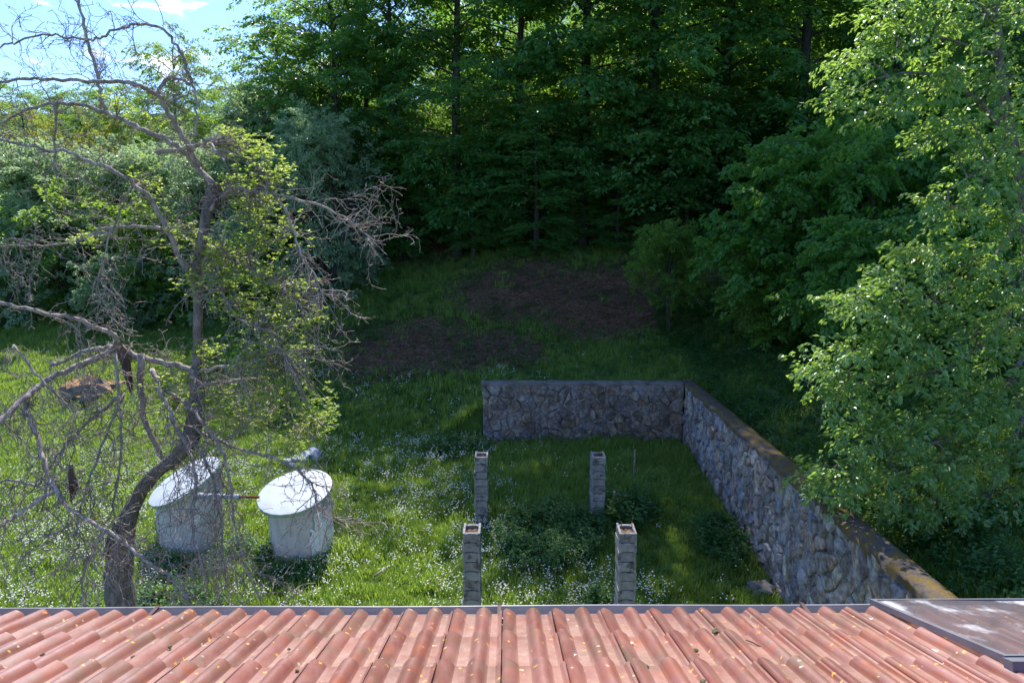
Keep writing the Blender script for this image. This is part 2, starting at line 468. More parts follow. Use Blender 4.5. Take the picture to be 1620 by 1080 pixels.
nt.links.new(noise(nt, 3, 7, 0.7, vec=v), nn.inputs[0]); nn.inputs[1].default_value = 2.6; nn.inputs[2].default_value = -1.3
nt.links.new(at.outputs['Fac'], fac.inputs[0]); nt.links.new(nn.outputs[0], fac.inputs[1])
c = mixc(nt, ramp(nt, fac.outputs[0], [(0.40, (0, 0, 0)), (0.60, (1, 1, 1))]), gcol, dcol)
principled(nt, out, c, 0.95, 0.1, bump(nt, noise(nt, 14, 7, 0.75, vec=v), 1.0, 0.08))

# dirty clear panel
m, nt, out = new_mat('dirty_clear_sheet'); M['sheet'] = m
v = wpos(nt, (1.3, 0.7, 1))
b = nt.nodes.new('ShaderNodeBsdfPrincipled')
w1 = noise(nt, 4.2, 7, 0.62, vec=v)
white = ramp(nt, w1, [(0.54, (0, 0, 0)), (0.66, (0.8, 0.8, 0.8))])
nt.links.new(mixc(nt, white, (0.20, 0.175, 0.185), (0.50, 0.50, 0.53)), b.inputs['Base Color'])
b.inputs['Roughness'].default_value = 0.35
tr = nt.nodes.new('ShaderNodeBsdfTransparent'); tr.inputs[0].default_value = (0.8, 0.76, 0.78, 1)
ms = nt.nodes.new('ShaderNodeMixShader')
opac = ramp(nt, w1, [(0.30, (0.30, 0.30, 0.30)), (0.54, (0.45, 0.45, 0.45)), (0.66, (0.9, 0.9, 0.9))])
nt.links.new(opac, ms.inputs[0]); nt.links.new(tr.outputs[0], ms.inputs[1]); nt.links.new(b.outputs[0], ms.inputs[2])
nt.links.new(ms.outputs[0], out.inputs['Surface'])

# ------------------------------------------------------------------ terrain
XK = np.array([-400, -60, -30, -16, -9, -4, -2.6, -0.7, 3, 8, 16, 40, 120, 400], float)
YK = np.array([-400, 0, 14, 18, 23, 26, 28, 30, 32, 34, 38, 42, 50, 60, 80, 120, 400], float)
def row(*a): return list(a)
TZ = np.array([
    row(-9, -8.3, -7.9, -7.6, -7.0, -6.4, -6.0, -5.6, -5.3, -5.0, -4.3, -3.5, -1.5, 2, 8, 20, 60),
    row(-9, -8.3, -7.9, -7.6, -7.0, -6.4, -6.0, -5.6, -5.3, -5.0, -4.3, -3.5, -1.5, 2, 8, 20, 60),
    row(-9, -8.3, -8.0, -7.7, -7.1, -6.5, -6.1, -5.8, -5.5, -5.2, -4.7, -4.0, -2.3, 0, 6, 18, 60),
    row(-9, -8.3, -8.0, -7.7, -7.1, -6.5, -6.1, -5.7, -5.4, -5.1, -4.5, -3.8, -2.0, 1, 7, 20, 60),
    row(-9, -8.5, -8.1, -7.7, -7.1, -6.4, -5.9, -5.4, -4.9, -4.3, -3.0, -1.6, 1.0, 4, 11, 24, 70),
    row(-9, -8.5, -8.1, -7.7, -7.1, -6.2, -5.6, -4.9, -4.3, -3.6, -2.3, -1.2, 2.0, 6, 14, 28, 80),
    row(-9, -8.5, -8.1, -7.7, -7.1, -6.0, -5.4, -4.8, -4.2, -3.4, -1.9, -1.0, 2.2, 6, 14, 28, 80),
    row(-9, -8.5, -8.1, -7.7, -5.7, -5.6, -5.3, -4.8, -4.0, -3.0, -1.5, -0.8, 2.5, 6, 14, 28, 80),
    row(-9, -8.5, -8.1, -7.7, -5.4, -5.35, -5.2, -4.9, -3.7, -2.3, -1.2, -0.6, 3.0, 7, 15, 30, 90),
    row(-9, -5.5, -5.4, -5.25, -5.1, -4.9, -4.6, -4.0, -3.2, -2.4, -0.9, 0.2, 3.5, 8, 16, 32, 90),
    row(-9, -4.6, -3.6, -3.1, -2.6, -2.2, -1.9, -1.5, -1.1, -0.6, 0.5, 1.8, 5.0, 9, 18, 36, 90),
    row(-9, -4.0, 0, 1, 2, 3, 3.5, 4, 4.5, 5, 6, 7, 10, 14, 24, 44, 90),
    row(-9, -4.0, 8, 9, 10, 11, 12, 12, 13, 14, 15, 16, 20, 24, 34, 54, 90),
    row(-9, -4.0, 10, 12, 12, 13, 14, 15, 15, 16, 18, 20, 24, 30, 40, 60, 90),
])
def _bil(x, y):
    ix = np.clip(np.searchsorted(XK, x) - 1, 0, len(XK) - 2)
    iy = np.clip(np.searchsorted(YK, y) - 1, 0, len(YK) - 2)
    tx = np.clip((x - XK[ix]) / (XK[ix + 1] - XK[ix]), 0, 1)
    ty = np.clip((y - YK[iy]) / (YK[iy + 1] - YK[iy]), 0, 1)
    a = TZ[ix, iy] * (1 - ty) + TZ[ix, iy + 1] * ty
    b = TZ[ix + 1, iy] * (1 - ty) + TZ[ix + 1, iy + 1] * ty
    return a * (1 - tx) + b * tx
def wob(x, y):
    return (np.sin(x * 0.9 + 1.3 * np.sin(y * 0.5)) * np.cos(y * 0.8 + 0.7) * 0.5 + np.sin(x * 2.3 + y * 1.1) * np.sin(y * 2.7 - x * 0.6) * 0.22 + np.sin(x * 5.1 - y * 3.3) * np.sin(y * 5.9 + x * 1.7) * 0.1)
def ground(x, y):
    x = np.asarray(x, float); y = np.asarray(y, float)
    z = _bil(x, y)
    inner = (x < 6.22) & (y < 23.12)
    gi = np.where(y < 23, -8.15 + 0.10 * (y - 13), -7.15)
    gi = np.maximum(gi, -8.5)
    z = np.where(inner, gi, z)
    # bare cut scar in the bank
    z = z - 0.75 * np.exp(-((x - 5.2) / 3.0) ** 2) * np.exp(-((y - 34.0) / 1.0) ** 2)
    amp = np.where(y > 23.4, 0.14, 0.07) * np.where((x > 5.7) & (x < 6.7) | (y > 22.6) & (y < 23.6), 0.0, 1.0)
    z = z + wob(x, y) * amp * (1 + np.clip((y - 30) / 20, 0, 2))
    return z + CAMZ
def gz(x, y): return float(ground(x, y))

def G(px, py):
    """where the view ray of a photograph pixel meets the ground"""
    o = Vector((0, 0, CAMZ)); d = (P(px, py, 1.0) - o)
    t = 6.0
    while t < 150:
        p = o + d * t
        if p.z <= gz(p.x, p.y): return Vector((p.x, p.y, gz(p.x, p.y)))
        t += 0.05
    return o + d * 60

def bare(x, y):
    """how earthy the ground is, 0..1"""
    b = np.zeros_like(x)
    def blob(cx, cy, rx, ry, s):
        return s * np.exp(-(((x - cx) / rx) ** 2 + ((y - cy) / ry) ** 2))
    b = np.maximum(b, blob(5.2, 33.0, 4.4, 2.6, 1.5))
    b = np.maximum(b, blob(0.4, 34.5, 3.4, 3.0, 1.1))
    b = np.maximum(b, blob(-4.8, 30.0, 4.2, 3.0, 0.86))
    b = np.maximum(b, blob(-8.4, 32.0, 2.4, 0.6, 0.9))
    b = np.maximum(b, blob(-1.5, 29.0, 3.8, 2.8, 0.74))
    b = np.maximum(b, blob(0.5, 15.5, 0.8, 0.4, 0.8))
    b = np.maximum(b, blob(9.5, 26.0, 2.4, 3.0, 0.4))
    b = np.maximum(b, np.clip((y - 39) / 5, 0, 0.9) * (x > -13) * (x < 24))
    return b

def axis(lo, hi, s, far_lo, far_hi):
    a = list(np.arange(lo, hi + 1e-6, s))
    x = lo; st = s
    while x > far_lo: st *= 1.28; x -= st; a.insert(0, x)
    x = hi; st = s
    while x < far_hi: st *= 1.28; x += st; a.append(x)
    return np.array(a)
gx = axis(-18, 13, 0.22, -400, 400)
gy = axis(7, 46, 0.22, -300, 400)
gx = np.sort(np.append(gx[np.abs(gx - 6.2) > 0.12], [6.15, 6.29]))
gy = np.sort(np.append(gy[np.abs(gy - 23.1) > 0.12], [23.05, 23.19]))
X, Y = np.meshgrid(gx, gy)
Z = ground(X, Y)
V = np.stack([X.ravel(), Y.ravel(), Z.ravel()], 1)
nx, ny = len(gx), len(gy)
I = np.arange(nx * ny).reshape(ny, nx)
F = np.stack([I[:-1, :-1], I[:-1, 1:], I[1:, 1:], I[1:, :-1]], -1).reshape(-1, 4)
me = npmesh('ground', V, F, True)
at = me.attributes.new('bare', 'FLOAT', 'POINT')
at.data.foreach_set('value', bare(X.ravel(), Y.ravel()).astype(np.float32))
tag(link('ground', me, M['ground']), 'sloping meadow and hillside with bare earth patches', 'ground', kind='structure')

# ------------------------------------------------------------------ stone walls
def clip_poly(poly, p, n):
    """keep the side where (q-p).n <= 0"""
    out = []
    for i in range(len(poly)):
        a, b = poly[i], poly[(i + 1) % len(poly)]
        da = (a[0] - p[0]) * n[0] + (a[1] - p[1]) * n[1]
        db = (b[0] - p[0]) * n[0] + (b[1] - p[1]) * n[1]
        if da <= 0: out.append(a)
        if (da < 0 < db) or (db < 0 < da):
            t = da / (da - db)
            out.append((a[0] + (b[0] - a[0]) * t, a[1] + (b[1] - a[1]) * t))
    return out

def stone_cells(u0, u1, v0, v1, su, sv):
    nu = max(1, round((u1 - u0) / su)); nv = max(1, round((v1 - v0) / sv))
    du, dv = (u1 - u0) / nu, (v1 - v0) / nv
    pts = []
    for j in range(nv):
        off = 0.5 * du * (j % 2)
        for i in range(nu):
            if random.random() < 0.13: continue
            if random.random() < 0.16: pts.append((u0 + (i + random.random()) * du, v0 + (j + random.random()) * dv))
            pts.append((u0 + (i + 0.5) * du + off - du * 0.25 + random.uniform(-0.46, 0.46) * du, v0 + (j + 0.5) * dv + random.uniform(-0.46, 0.46) * dv))
    cells = []
    for i, p in enumerate(pts):
        poly = [(u0, v0), (u1, v0), (u1, v1), (u0, v1)]
        for j, q in enumerate(pts):
            if i == j or abs(q[0] - p[0]) > 3 * du or abs(q[1] - p[1]) > 3 * dv: continue
            n = (q[0] - p[0], q[1] - p[1])
            l = math.hypot(*n)
            mid = ((p[0] + q[0]) / 2, (p[1] + q[1]) / 2)
            g = random.uniform(0.004, 0.034)
            poly = clip_poly(poly, (mid[0] - n[0] / l * g, mid[1] - n[1] / l * g), n)
            if len(poly) < 3: break
        if len(poly) >= 3: cells.append(poly)
    return cells

def stone_mesh(poly, Fm, depth):
    """Fm maps (u, v, outwards) -> Vector; origin at the cell's middle. returns mesh, origin"""
    cx = sum(p[0] for p in poly) / len(poly); cy = sum(p[1] for p in poly) / len(poly)
    o = Fm(cx, cy, 0)
    n = len(poly)
    # cut corners for rounder stones
    q = []
    for i in range(n):
        a, b, c_ = poly[i - 1], poly[i], poly[(i + 1) % n]
        t = random.uniform(0.06, 0.26)
        q.append((b[0] + (a[0] - b[0]) * t, b[1] + (a[1] - b[1]) * t))
        q.append((b[0] + (c_[0] - b[0]) * t, b[1] + (c_[1] - b[1]) * t))
    n = len(q)
    ks = ((1.0, -0.03), (0.985, depth * 0.55), (0.84, depth))
    v = []
    tu, tv = random.uniform(-0.10, 0.10), random.uniform(-0.10, 0.10)
    for k, (s, h) in enumerate(ks):
        for (a, b) in q:
            jit = random.uniform(-0.006, 0.006) if k else 0
            v.append(Fm(cx + (a - cx) * s, cy + (b - cy) * s, h + jit + ((a - cx) * tu + (b - cy) * tv if k else 0)) - o)
    v.append(Fm(cx, cy, depth * random.uniform(0.95, 1.15)) - o)
    f = []
    for k in range(2):
        for i in range(n):
            j = (i + 1) % n
            f.append((k * n + i, k * n + j, (k + 1) * n + j, (k + 1) * n + i))
    for i in range(n): f.append((2 * n + i, 2 * n + (i + 1) % n, 3 * n))
    me = D.meshes.new('stone')
    me.from_pydata([tuple(x) for x in v], [], f)
    me.update()
    return me, o

WT = CAMZ - 5.15          # top of the walls
def build_wall(label, u0, u1, v0, v1, su, sv, Fm, smat, core_depth, cope_w):
    root = empty('stone_wall', Fm((u0 + u1) / 2, v0, 0))
    tag(root, label, 'stone wall', 'stone walls of the enclosure')
    o = root.location
    b = MB()
    pts = [Fm(a, c, d) - o for a in (u0, u1) for c in (v0 - 0.6, v1) for d in (-core_depth, 0.0)]
    b.add(pts, [(0, 1, 3, 2), (4, 6, 7, 5), (0, 4, 5, 1), (2, 3, 7, 6), (0, 2, 6, 4), (1, 5, 7, 3)])
    b.build('mortar_core', M['mortar'], root)
    for poly in stone_cells(u0, u1, v0, v1 - 0.01, su, sv):
        me, so = stone_mesh(poly, Fm, random.uniform(0.025, 0.10))
        s = link('stone', me, M[smat], root)
        s.location = so - o
    return root

# side wall: face x = 6.0, running away from the house
root = build_wall('long stone retaining wall with mossy top, running from the house up the right side', -23.0, -8.4, -8.05 + CAMZ, WT - 0.05, 0.42, 0.30,
                  lambda u, v, d: Vector((6.0 - d + 0.02 * math.sin(u * 1.7), -u, v)), 'stone', 0.35, 0.5)
side_wall = root
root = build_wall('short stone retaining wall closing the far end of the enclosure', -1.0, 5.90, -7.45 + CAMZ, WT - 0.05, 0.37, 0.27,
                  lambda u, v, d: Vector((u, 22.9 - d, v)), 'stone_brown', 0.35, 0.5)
back_wall = root

def coping(parent, a, b_, w, seed, seg, mat='coping'):
    """lumpy weathered slab from a to b_ (centre line on the wall top), width w"""
    a = Vector(a); b_ = Vector(b_)
    d = (b_ - a); L = d.length; d.normalize()
    s = Vector((d.y, -d.x, 0))
    n = int(L / seg)
    prof = [(-0.5, -0.10), (-0.54, -0.02), (-0.50, 0.030), (-0.25, 0.042), (0.0, 0.045), (0.25, 0.042), (0.49, 0.028), (0.53, -0.02), (0.5, -0.14)]
    m_ = MB(); v = []; f = []
    for i in range(n + 1):
        for k, (u, h) in enumerate(prof):
            p = a + d * (L * i / n)
            nz = mnoise.noise(Vector((i * seg * 2.2, k * 0.6, seed))) + 0.6 * mnoise.noise(Vector((i * seg * 7, k * 1.9, seed + 5)))
            q = p + s * (u * w + (0.06 * nz if k in (0, 1, 2, 6, 7, 8) else 0.01 * nz)) + Vector((0, 0, h + 0.035 * nz + 0.012 * mnoise.noise(Vector((i * 3.1, k * 3.7, seed)))))
            v.append(q - parent.location)
    k = len(prof)
    for i in range(n):
        for j in range(k - 1):
            f.append((i * k + j, (i + 1) * k + j, (i + 1) * k + j + 1, i * k + j + 1))
    f.append(tuple(range(k))); f.append(tuple(n * k + j for j in range(k))[::-1])
    m_.add(v, f)
    return m_.build('coping', M[mat], parent, True)
coping(side_wall, (6.14, 23.5, WT), (6.14, 8.2, WT - 0.02), 0.42, 3.0, 0.07)
coping(back_wall, (-1.06, 23.13, WT + 0.01), (5.92, 23.13, WT + 0.01), 0.42, 9.0, 0.12, 'coping_grey')

# ------------------------------------------------------------------ block columns
def block_mesh():
    b = MB()
    w, l, h, t = 0.17, 0.25, 0.197, 0.042
    for s in (-1, 1):
        x0, x1 = sorted((s * w, s * (w - t)))
        b.box(x0, -l, 0, x1, l, h)
    for y in (-l + 0.035, l - 0.085):       # cross webs, lower than the shells and bowed
        v = []; f = []
        n = 6
        for i in range(n + 1):
            x = -w + t + (2 * (w - t)) * i / n
            c_ = (1 - (2 * i / n - 1) ** 2)
            for (yy, zz) in ((y - 0.018 * (1 - c_), 0.0), (y - 0.012 + 0.012 * c_, 0.168 + 0.014 * c_), (y + 0.05, 0.185), (y + 0.05, 0.0)):
                v.append((x, yy, zz))
        for i in range(n):
            for k in range(4):
                k2 = (k + 1) % 4
                f.append((i * 4 + k, i * 4 + k2, (i + 1) * 4 + k2, (i + 1) * 4 + k))
        b.add(v, f)
    me = D.meshes.new('block')
    me.from_pydata(b.v, [], b.f)
    bm = bmesh.new(); bm.from_mesh(me); bmesh.ops.recalc_face_normals(bm, faces=bm.faces); bm.to_mesh(me); bm.free()
    me.materials.append(M['block'])
    return me
BLK = block_mesh()
TOPZ = CAMZ - 5.79
def column(x, y, n, label, rebar):
    z0 = TOPZ - n * 0.2
    root = empty('block_column', (x, y, z0))
    tag(root, label, 'block column', 'hollow block columns in the enclosure')
    for i in range(n):
        o = link('block', BLK, None, root)
        o.location = (random.uniform(-0.010, 0.010), random.uniform(-0.012, 0.012), i * 0.2)
        o.rotation_euler = (0, 0, random.uniform(-0.035, 0.035))
    # infill seen in the hollow top
    b = MB()
    v = []; f = []
    q = 7
    for j in range(q):
        for i in range(q):
            v.append((-0.122 + 0.244 * i / (q - 1), -0.16 + 0.32 * j / (q - 1), n * 0.2 - 0.085 + random.uniform(-0.02, 0.02)))
    for j in range(q - 1):
        for i in range(q - 1):
            f.append((j * q + i, j * q + i + 1, (j + 1) * q + i + 1, (j + 1) * q + i))
    b.add(v, f)
    b.build('infill', M['soil'], root)
    for (rx, ry, h) in rebar:
        b = MB(); b.tube([(rx, ry, n * 0.2 - 0.3), (rx + 0.005, ry, n * 0.2 + h * 0.5), (rx + 0.02, ry + 0.01, n * 0.2 + h)], [0.008] * 3, 6)
        b.build('rebar', M['rust'], root)
    return root
column(-0.80, 12.78, 12, 'front left hollow block column, standing in the sunlit white flowers', [(-0.1, 0.1, 0.05)])
column(2.27, 12.78, 12, 'front right hollow block column with black stains and rusty rebar on top', [(0.13, 0.14, 0.14), (-0.08, 0.2, 0.05)])
column(-0.81, 17.35, 9, 'back left hollow block column whose rim is lit by the sun', [])
column(2.27, 17.35, 9, 'back right hollow block column in the shade beside dark weeds', [(0.1, 0.1, 0.05)])

# ------------------------------------------------------------------ concrete drums with tilted lids
def drum(name, cx, cy, r, c_lid, nvec, r_lid, label):
    g0 = gz(cx, cy) - 0.25
    root = empty('concrete_tank', (cx, cy, g0))
    tag(root, label, 'tank', 'concrete tanks on the meadow')
    n = Vector(nvec).normalized()
    cl = Vector(c_lid)
    K = 48
    v = []; f = []
    lev = 7
    for k in range(lev + 1):
        for i in range(K):
            t = 2 * math.pi * i / K
            x, y = r * math.cos(t), r * math.sin(t)
            # height of the lid plane here
            zt = cl.z - (n.x * (cx + x - cl.x) + n.y * (cy + y - cl.y)) / n.z - 0.05 - g0
            v.append((x * (1 + 0.004 * math.sin(5 * t)), y, zt * k / lev))
    for k in range(lev):
        for i in range(K):
            j = (i + 1) % K
            f.append((k * K + i, k * K + j, (k + 1) * K + j, (k + 1) * K + i))
    b = MB(); b.add(v, f)
    b.build('drum', M['drum'], root, True)
    # lid: thin slightly domed disc with a down-turned rim
    a = n.cross(Vector((0, 1, 0))).normalized(); c_ = n.cross(a)
    def ring(rr, h): return [cl - root.location + (a * math.cos(2 * math.pi * i / K) + c_ * math.sin(2 * math.pi * i / K)) * rr * (1 + 0.006 * math.sin(3 * i)) + n * h for i in range(K)]
    v = ring(r_lid * 0.55, 0.012) + ring(r_lid * 0.92, 0.004) + ring(r_lid, -0.012)
    v.append(cl - root.location + n * 0.018)
    f = []
    for k in range(2):
        for i in range(K):
            j = (i + 1) % K; f.append((k * K + i, (k + 1) * K + i, (k + 1) * K + j, k * K + j))
    for i in range(K): f.append((3 * K, i, (i + 1) % K))
    b = MB(); b.add(v, f)
    lid = b.build('lid', M['lid'], root, True)
    v = ring(r_lid + 0.003, -0.010) + ring(r_lid + 0.006, -0.10) + ring(r_lid - 0.02, -0.105) + ring(r * 0.9, -0.05)
    f = []
    for k in range(3):
        for i in range(K):
            j = (i + 1) % K; f.append((k * K + i, (k + 1) * K + i, (k + 1) * K + j, k * K + j))
    b = MB(); b.add(v, f)
    b.build('lid_rim', M['rim'], lid, True)
    return root
dr1 = drum('r', -5.28, 16.1, 0.74, (-5.34, 16.0, CAMZ - 6.27), (-0.10, -0.28, 1), 0.90, 'right concrete tank with a white tilted round lid and torn plastic on its side')
dr2 = drum('l', -8.2, 16.5, 0.78, (-8.25, 16.4, CAMZ - 6.15), (-0.42, -0.28, 1), 0.92, 'left concrete tank with a steeply tilted white lid, behind the dead tree trunk')

# torn plastic sheet on the right tank's right flank
v = []; f = []
nu_, nv_ = 9, 14
for j in range(nv_ + 1):
    for i in range(nu_ + 1):
        t = R(-62 + 66 * i / nu_ - (12 * math.sin(j * 0.7) if i == 0 else 0))
        rr = 0.748 + 0.016 * abs(math.sin(i * 1.9 + j * 0.45)) + 0.02 * random.random() + (0.04 * math.sin(math.pi * j / nv_) if i == nu_ else 0)
        v.append((rr * math.cos(t), rr * math.sin(t), 1.43 - 1.15 * j / nv_ + 0.06 * math.sin(i * 2.0)))
for j in range(nv_):
    for i in range(nu_):
        if (i < 2 and j < 5) or (i < 1 and j > 9): continue
        q = j * (nu_ + 1) + i
        f.append((q, q + nu_ + 1, q + nu_ + 2, q + 1))
b = MB(); b.add(v, f)
b.build('plastic_sheet', M['plastic'], dr1, True)

# pipe joining the tanks
a = P(318, 784, 15.9); b_ = P(408, 786, 15.7)
b = MB(); root = empty('pipe', a)
tag(root, 'grey steel pipe lying across from one concrete tank to the other', 'pipe')
d = b_ - a
b.tube([Vector((0, 0, 0)), d * 0.68], [0.06, 0.06], 14); b.build('pipe_body', M['pipe'], root)
b = MB(); b.tube([d * 0.6, d * 1.02], [0.03, 0.03], 10); b.build('pipe_end', M['rust'], root)
b = MB(); b.tube([d * -0.04, d * 0.07], [0.075, 0.075], 14); b.build('collar', M['gutter'], root)

# ------------------------------------------------------------------ roof
EAVE_Y, EAVE_Z = 3.46, CAMZ - 2.085
SL = -R(17.8)
roof = empty('tiled_roof', (0, EAVE_Y, EAVE_Z - 0.02), R(0.43))
tag(roof, 'red clay tile roof in the foreground, sloping down to a grey gutter', 'roof')
Rx = Matrix.Rotation(SL, 4, 'X')          # local -y runs up the slope
TW, TL = 0.27, 0.45
def tile_mesh():
    prof = []
    def barrel(u0, u1, h, n, z0=0.0):
        for i in range(n + 1):
            t = i / n
            prof.append((u0 + (u1 - u0) * t, z0 * (1 - t) + h * math.sin(math.pi * (0.12 + 0.88 * t) if z0 else math.pi * t) ** 0.8 * (1 if not z0 else 1)))
    prof += [(0.012, 0.010), (0.014, 0.020)]
    for i in range(10):
        t = i / 9
        prof.append((0.018 + 0.26 * t, 0.024 * (1 - t) ** 3 * 0 + 0.034 * math.cos(math.pi / 2 * (t - 0.0) ** 1.0) ** 0.7 if t > 0.3 else 0.022 + 0.012 * math.sin(math.pi / 2 * t / 0.3) * 1.0))
    prof += [(0.30, 0.0), (0.45, 0.0)]
    for i in range(13):
        t = i / 12
        prof.append((0.455 + 0.335 * t, 0.037 * math.sin(math.pi * t) ** 0.72))
    prof += [(0.80, 0.0), (0.91, 0.0), (0.93, 0.004), (0.955, 0.015), (0.992, 0.019), (0.995, 0.006)]
    pr = [(u * TW, max(z, 0)) for u, z in prof]
    n = len(pr)
    th = 0.022
    y0, y1 = 0.035, -TL                   # nose (down the slope) to head
    v = []
    for (yy, dz) in ((y0, 0.028), (y0 - 0.006, 0.0295), (y1 - 0.04, 0.0)):
        for (x, z) in pr: v.append((x, yy, z + dz - (0.005 if yy == y0 else 0)))
    for (x, z) in pr: v.append((x, y0, z + 0.028 - th))
    for (x, z) in pr: v.append((x, y1 - 0.04, z - th * 0.4))
    f = []
    for i in range(n - 1):
        f.append((i, i + 1, n + i + 1, n + i)); f.append((n + i, n + i + 1, 2 * n + i + 1, 2 * n + i))
        f.append((3 * n + i, 3 * n + i + 1, i + 1, i))
    f.append((0, n, 2 * n, 4 * n, 3 * n)); f.append((n - 1, 3 * n + n - 1, 4 * n + n - 1, 2 * n + n - 1, n + n - 1))
    me = D.meshes.new('tile')
    me.from_pydata(v, [], f)
    bm = bmesh.new(); bm.from_mesh(me); bmesh.ops.recalc_face_normals(bm, faces=bm.faces)
    for fc in bm.faces: fc.smooth = True
    for e in bm.edges:
        if len(e.link_faces) == 2 and e.calc_face_angle() > R(35): e.smooth = False
    bm.to_mesh(me); bm.free()
    me.materials.append(M['tile'])
    return me
TILE = tile_mesh()
X0 = -0.052 - 15 * TW
for r in range(6):
    for c_ in range(31):
        o = link('tile', TILE, None, roof)
        yy = -r * TL
        p = Rx @ Vector((X0 + c_ * TW + random.uniform(-0.0015, 0.0015), yy - 0.012 + random.uniform(-0.003, 0.003), random.uniform(-0.001, 0.0015)))
        # each course lies on the head of the one below
        o.location = p
        o.rotation_euler = (SL + R(random.uniform(-0.15, 0.15)), R(random.uniform(-0.25, 0.25)), R(random.uniform(-0.2, 0.2)))
# tiny slope of the board below
b = MB(); b.box(-4.15, -2.8, -0.06, 4.35, 0.0, -0.025, Rx); b.build('roof_board', M['wood'], roof)
b = MB(); b.box(-4.15, -0.02, -0.26, 4.35, 0.008, -0.045); b.build('fascia', M['frame'], roof)
b = MB(); b.box(-4.0, -0.55, -6.6, 4.2, -0.30, -0.15); b.build('house_wall', M['plaster'], roof)
# gutter: half-round trough with rolled front edge
b = MB(); v = []; f = []
gp = []
for i in range(11):
    t = math.pi * (1.0 + i / 10.0)
    gp.append((0.070 + 0.048 * math.cos(t), -0.012 + 0.048 * math.sin(t)))
gp += [(0.118, -0.006), (0.124, 0.0), (0.132, -0.004), (0.130, -0.014), (0.124, -0.03), (0.11, -0.055), (0.07, -0.07), (0.035, -0.06), (0.01, -0.02)]
nn = len(gp)
for k in range(21):
    x = -4.2 + 8.6 * k / 20
    for (y, z) in gp: v.append((x, y, z + 0.018 + 0.003 * math.sin(k * 1.3)))
for k in range(20):
    for i in range(nn):
        j = (i + 1) % nn
        f.append((k * nn + i, k * nn + j, (k + 1) * nn + j, (k + 1) * nn + i))
b.add(v, f); gut = b.build('gutter', M['gutter'], roof, True)
for gxp in (-4.0, -2.0, -0.07, 1.65, 3.4):
    b = MB(); b.box(gxp - 0.011, 0.01, 0.010, gxp + 0.011, 0.134, 0.022); b.box(gxp - 0.011, 0.128, -0.03, gxp + 0.011, 0.139, 0.022)
    b.build('gutter_bracket', M['clip'], roof)

# clear panel in a grey frame laid on the right part of the roof
pl = Rx @ Vector((2.02, 0.0, 0.078))
panel = empty('roof_cover_panel', roof.matrix_basis @ pl)
panel.rotation_euler = (SL, 0, R(0.43))
tag(panel, 'grey framed clear sheet with white grime, laid over the tiles at right', 'cover panel')
PW, PL = 1.5, 0.98
b = MB(); v = []; f = []
for j in range(9):
    for i in range(13): v.append((0.01 + (PW - 0.02) * i / 12, 0.03 - PL * j / 8, 0.012 + 0.004 * math.sin(i * 0.8) * math.cos(j * 0.6)))
for j in range(8):
    for i in range(12):
        q = j * 13 + i; f.append((q, q + 13, q + 14, q + 1))
b.add(v, f); b.build('clear_sheet', M['sheet'], panel, True)
b = MB(); b.box(-0.014, -PL - 0.02, -0.012, 0.010, 0.05, 0.018); b.build('frame_bar', M['frame'], panel)
b = MB(); b.box(0.010, 0.03, -0.012, PW, 0.05, 0.018); b.build('frame_bar', M['frame'], panel)
b = MB(); b.box(0.010, -PL - 0.02, -0.01, PW, -PL + 0.006, 0.018); b.build('frame_bar', M['frame'], panel)
b = MB(); b.box(PW, -PL - 0.03, -0.02, PW + 0.03, 0.05, 0.030); b.build('frame_bar', M['frame'], panel)
b = MB(); b.box(-0.03, -PL - 0.085, -0.03, 0.10, -PL - 0.032, 0.015); b.build('corner_bracket', M['frame'], panel)

# moss clumps and bird droppings on the tiles
def on_roof(px, py, lift=0.0):
    o = Vector((0, 0, CAMZ)); d = P(px, py, 1) - o
    Mi = (roof.matrix_basis @ Rx).inverted()
    ol = Mi @ o; dl = Mi.to_3x3() @ d
    t = (0.032 + lift - ol.z) / dl.z
    return o + d * t
def lump(r, sq, seed, sub=2):
    bm = bmesh.new(); bmesh.ops.create_icosphere(bm, subdivisions=sub, radius=r)
    for v_ in bm.verts:
        k = 1 + 0.55 * mnoise.noise(v_.co * (1.6 / r) + Vector((seed, 0, 0))) + 0.3 * mnoise.noise(v_.co * (4.5 / r) + Vector((seed, 3, 0)))
        v_.co *= k; v_.co.z *= sq
    return bm
def bm_obj(name, bm, mat, parent=None, smooth=False):
    me = D.meshes.new(name); bm.to_mesh(me); bm.free()
    if smooth: me.polygons.foreach_set('use_smooth', [True] * len(me.polygons))
    return link(name, me, mat, parent)
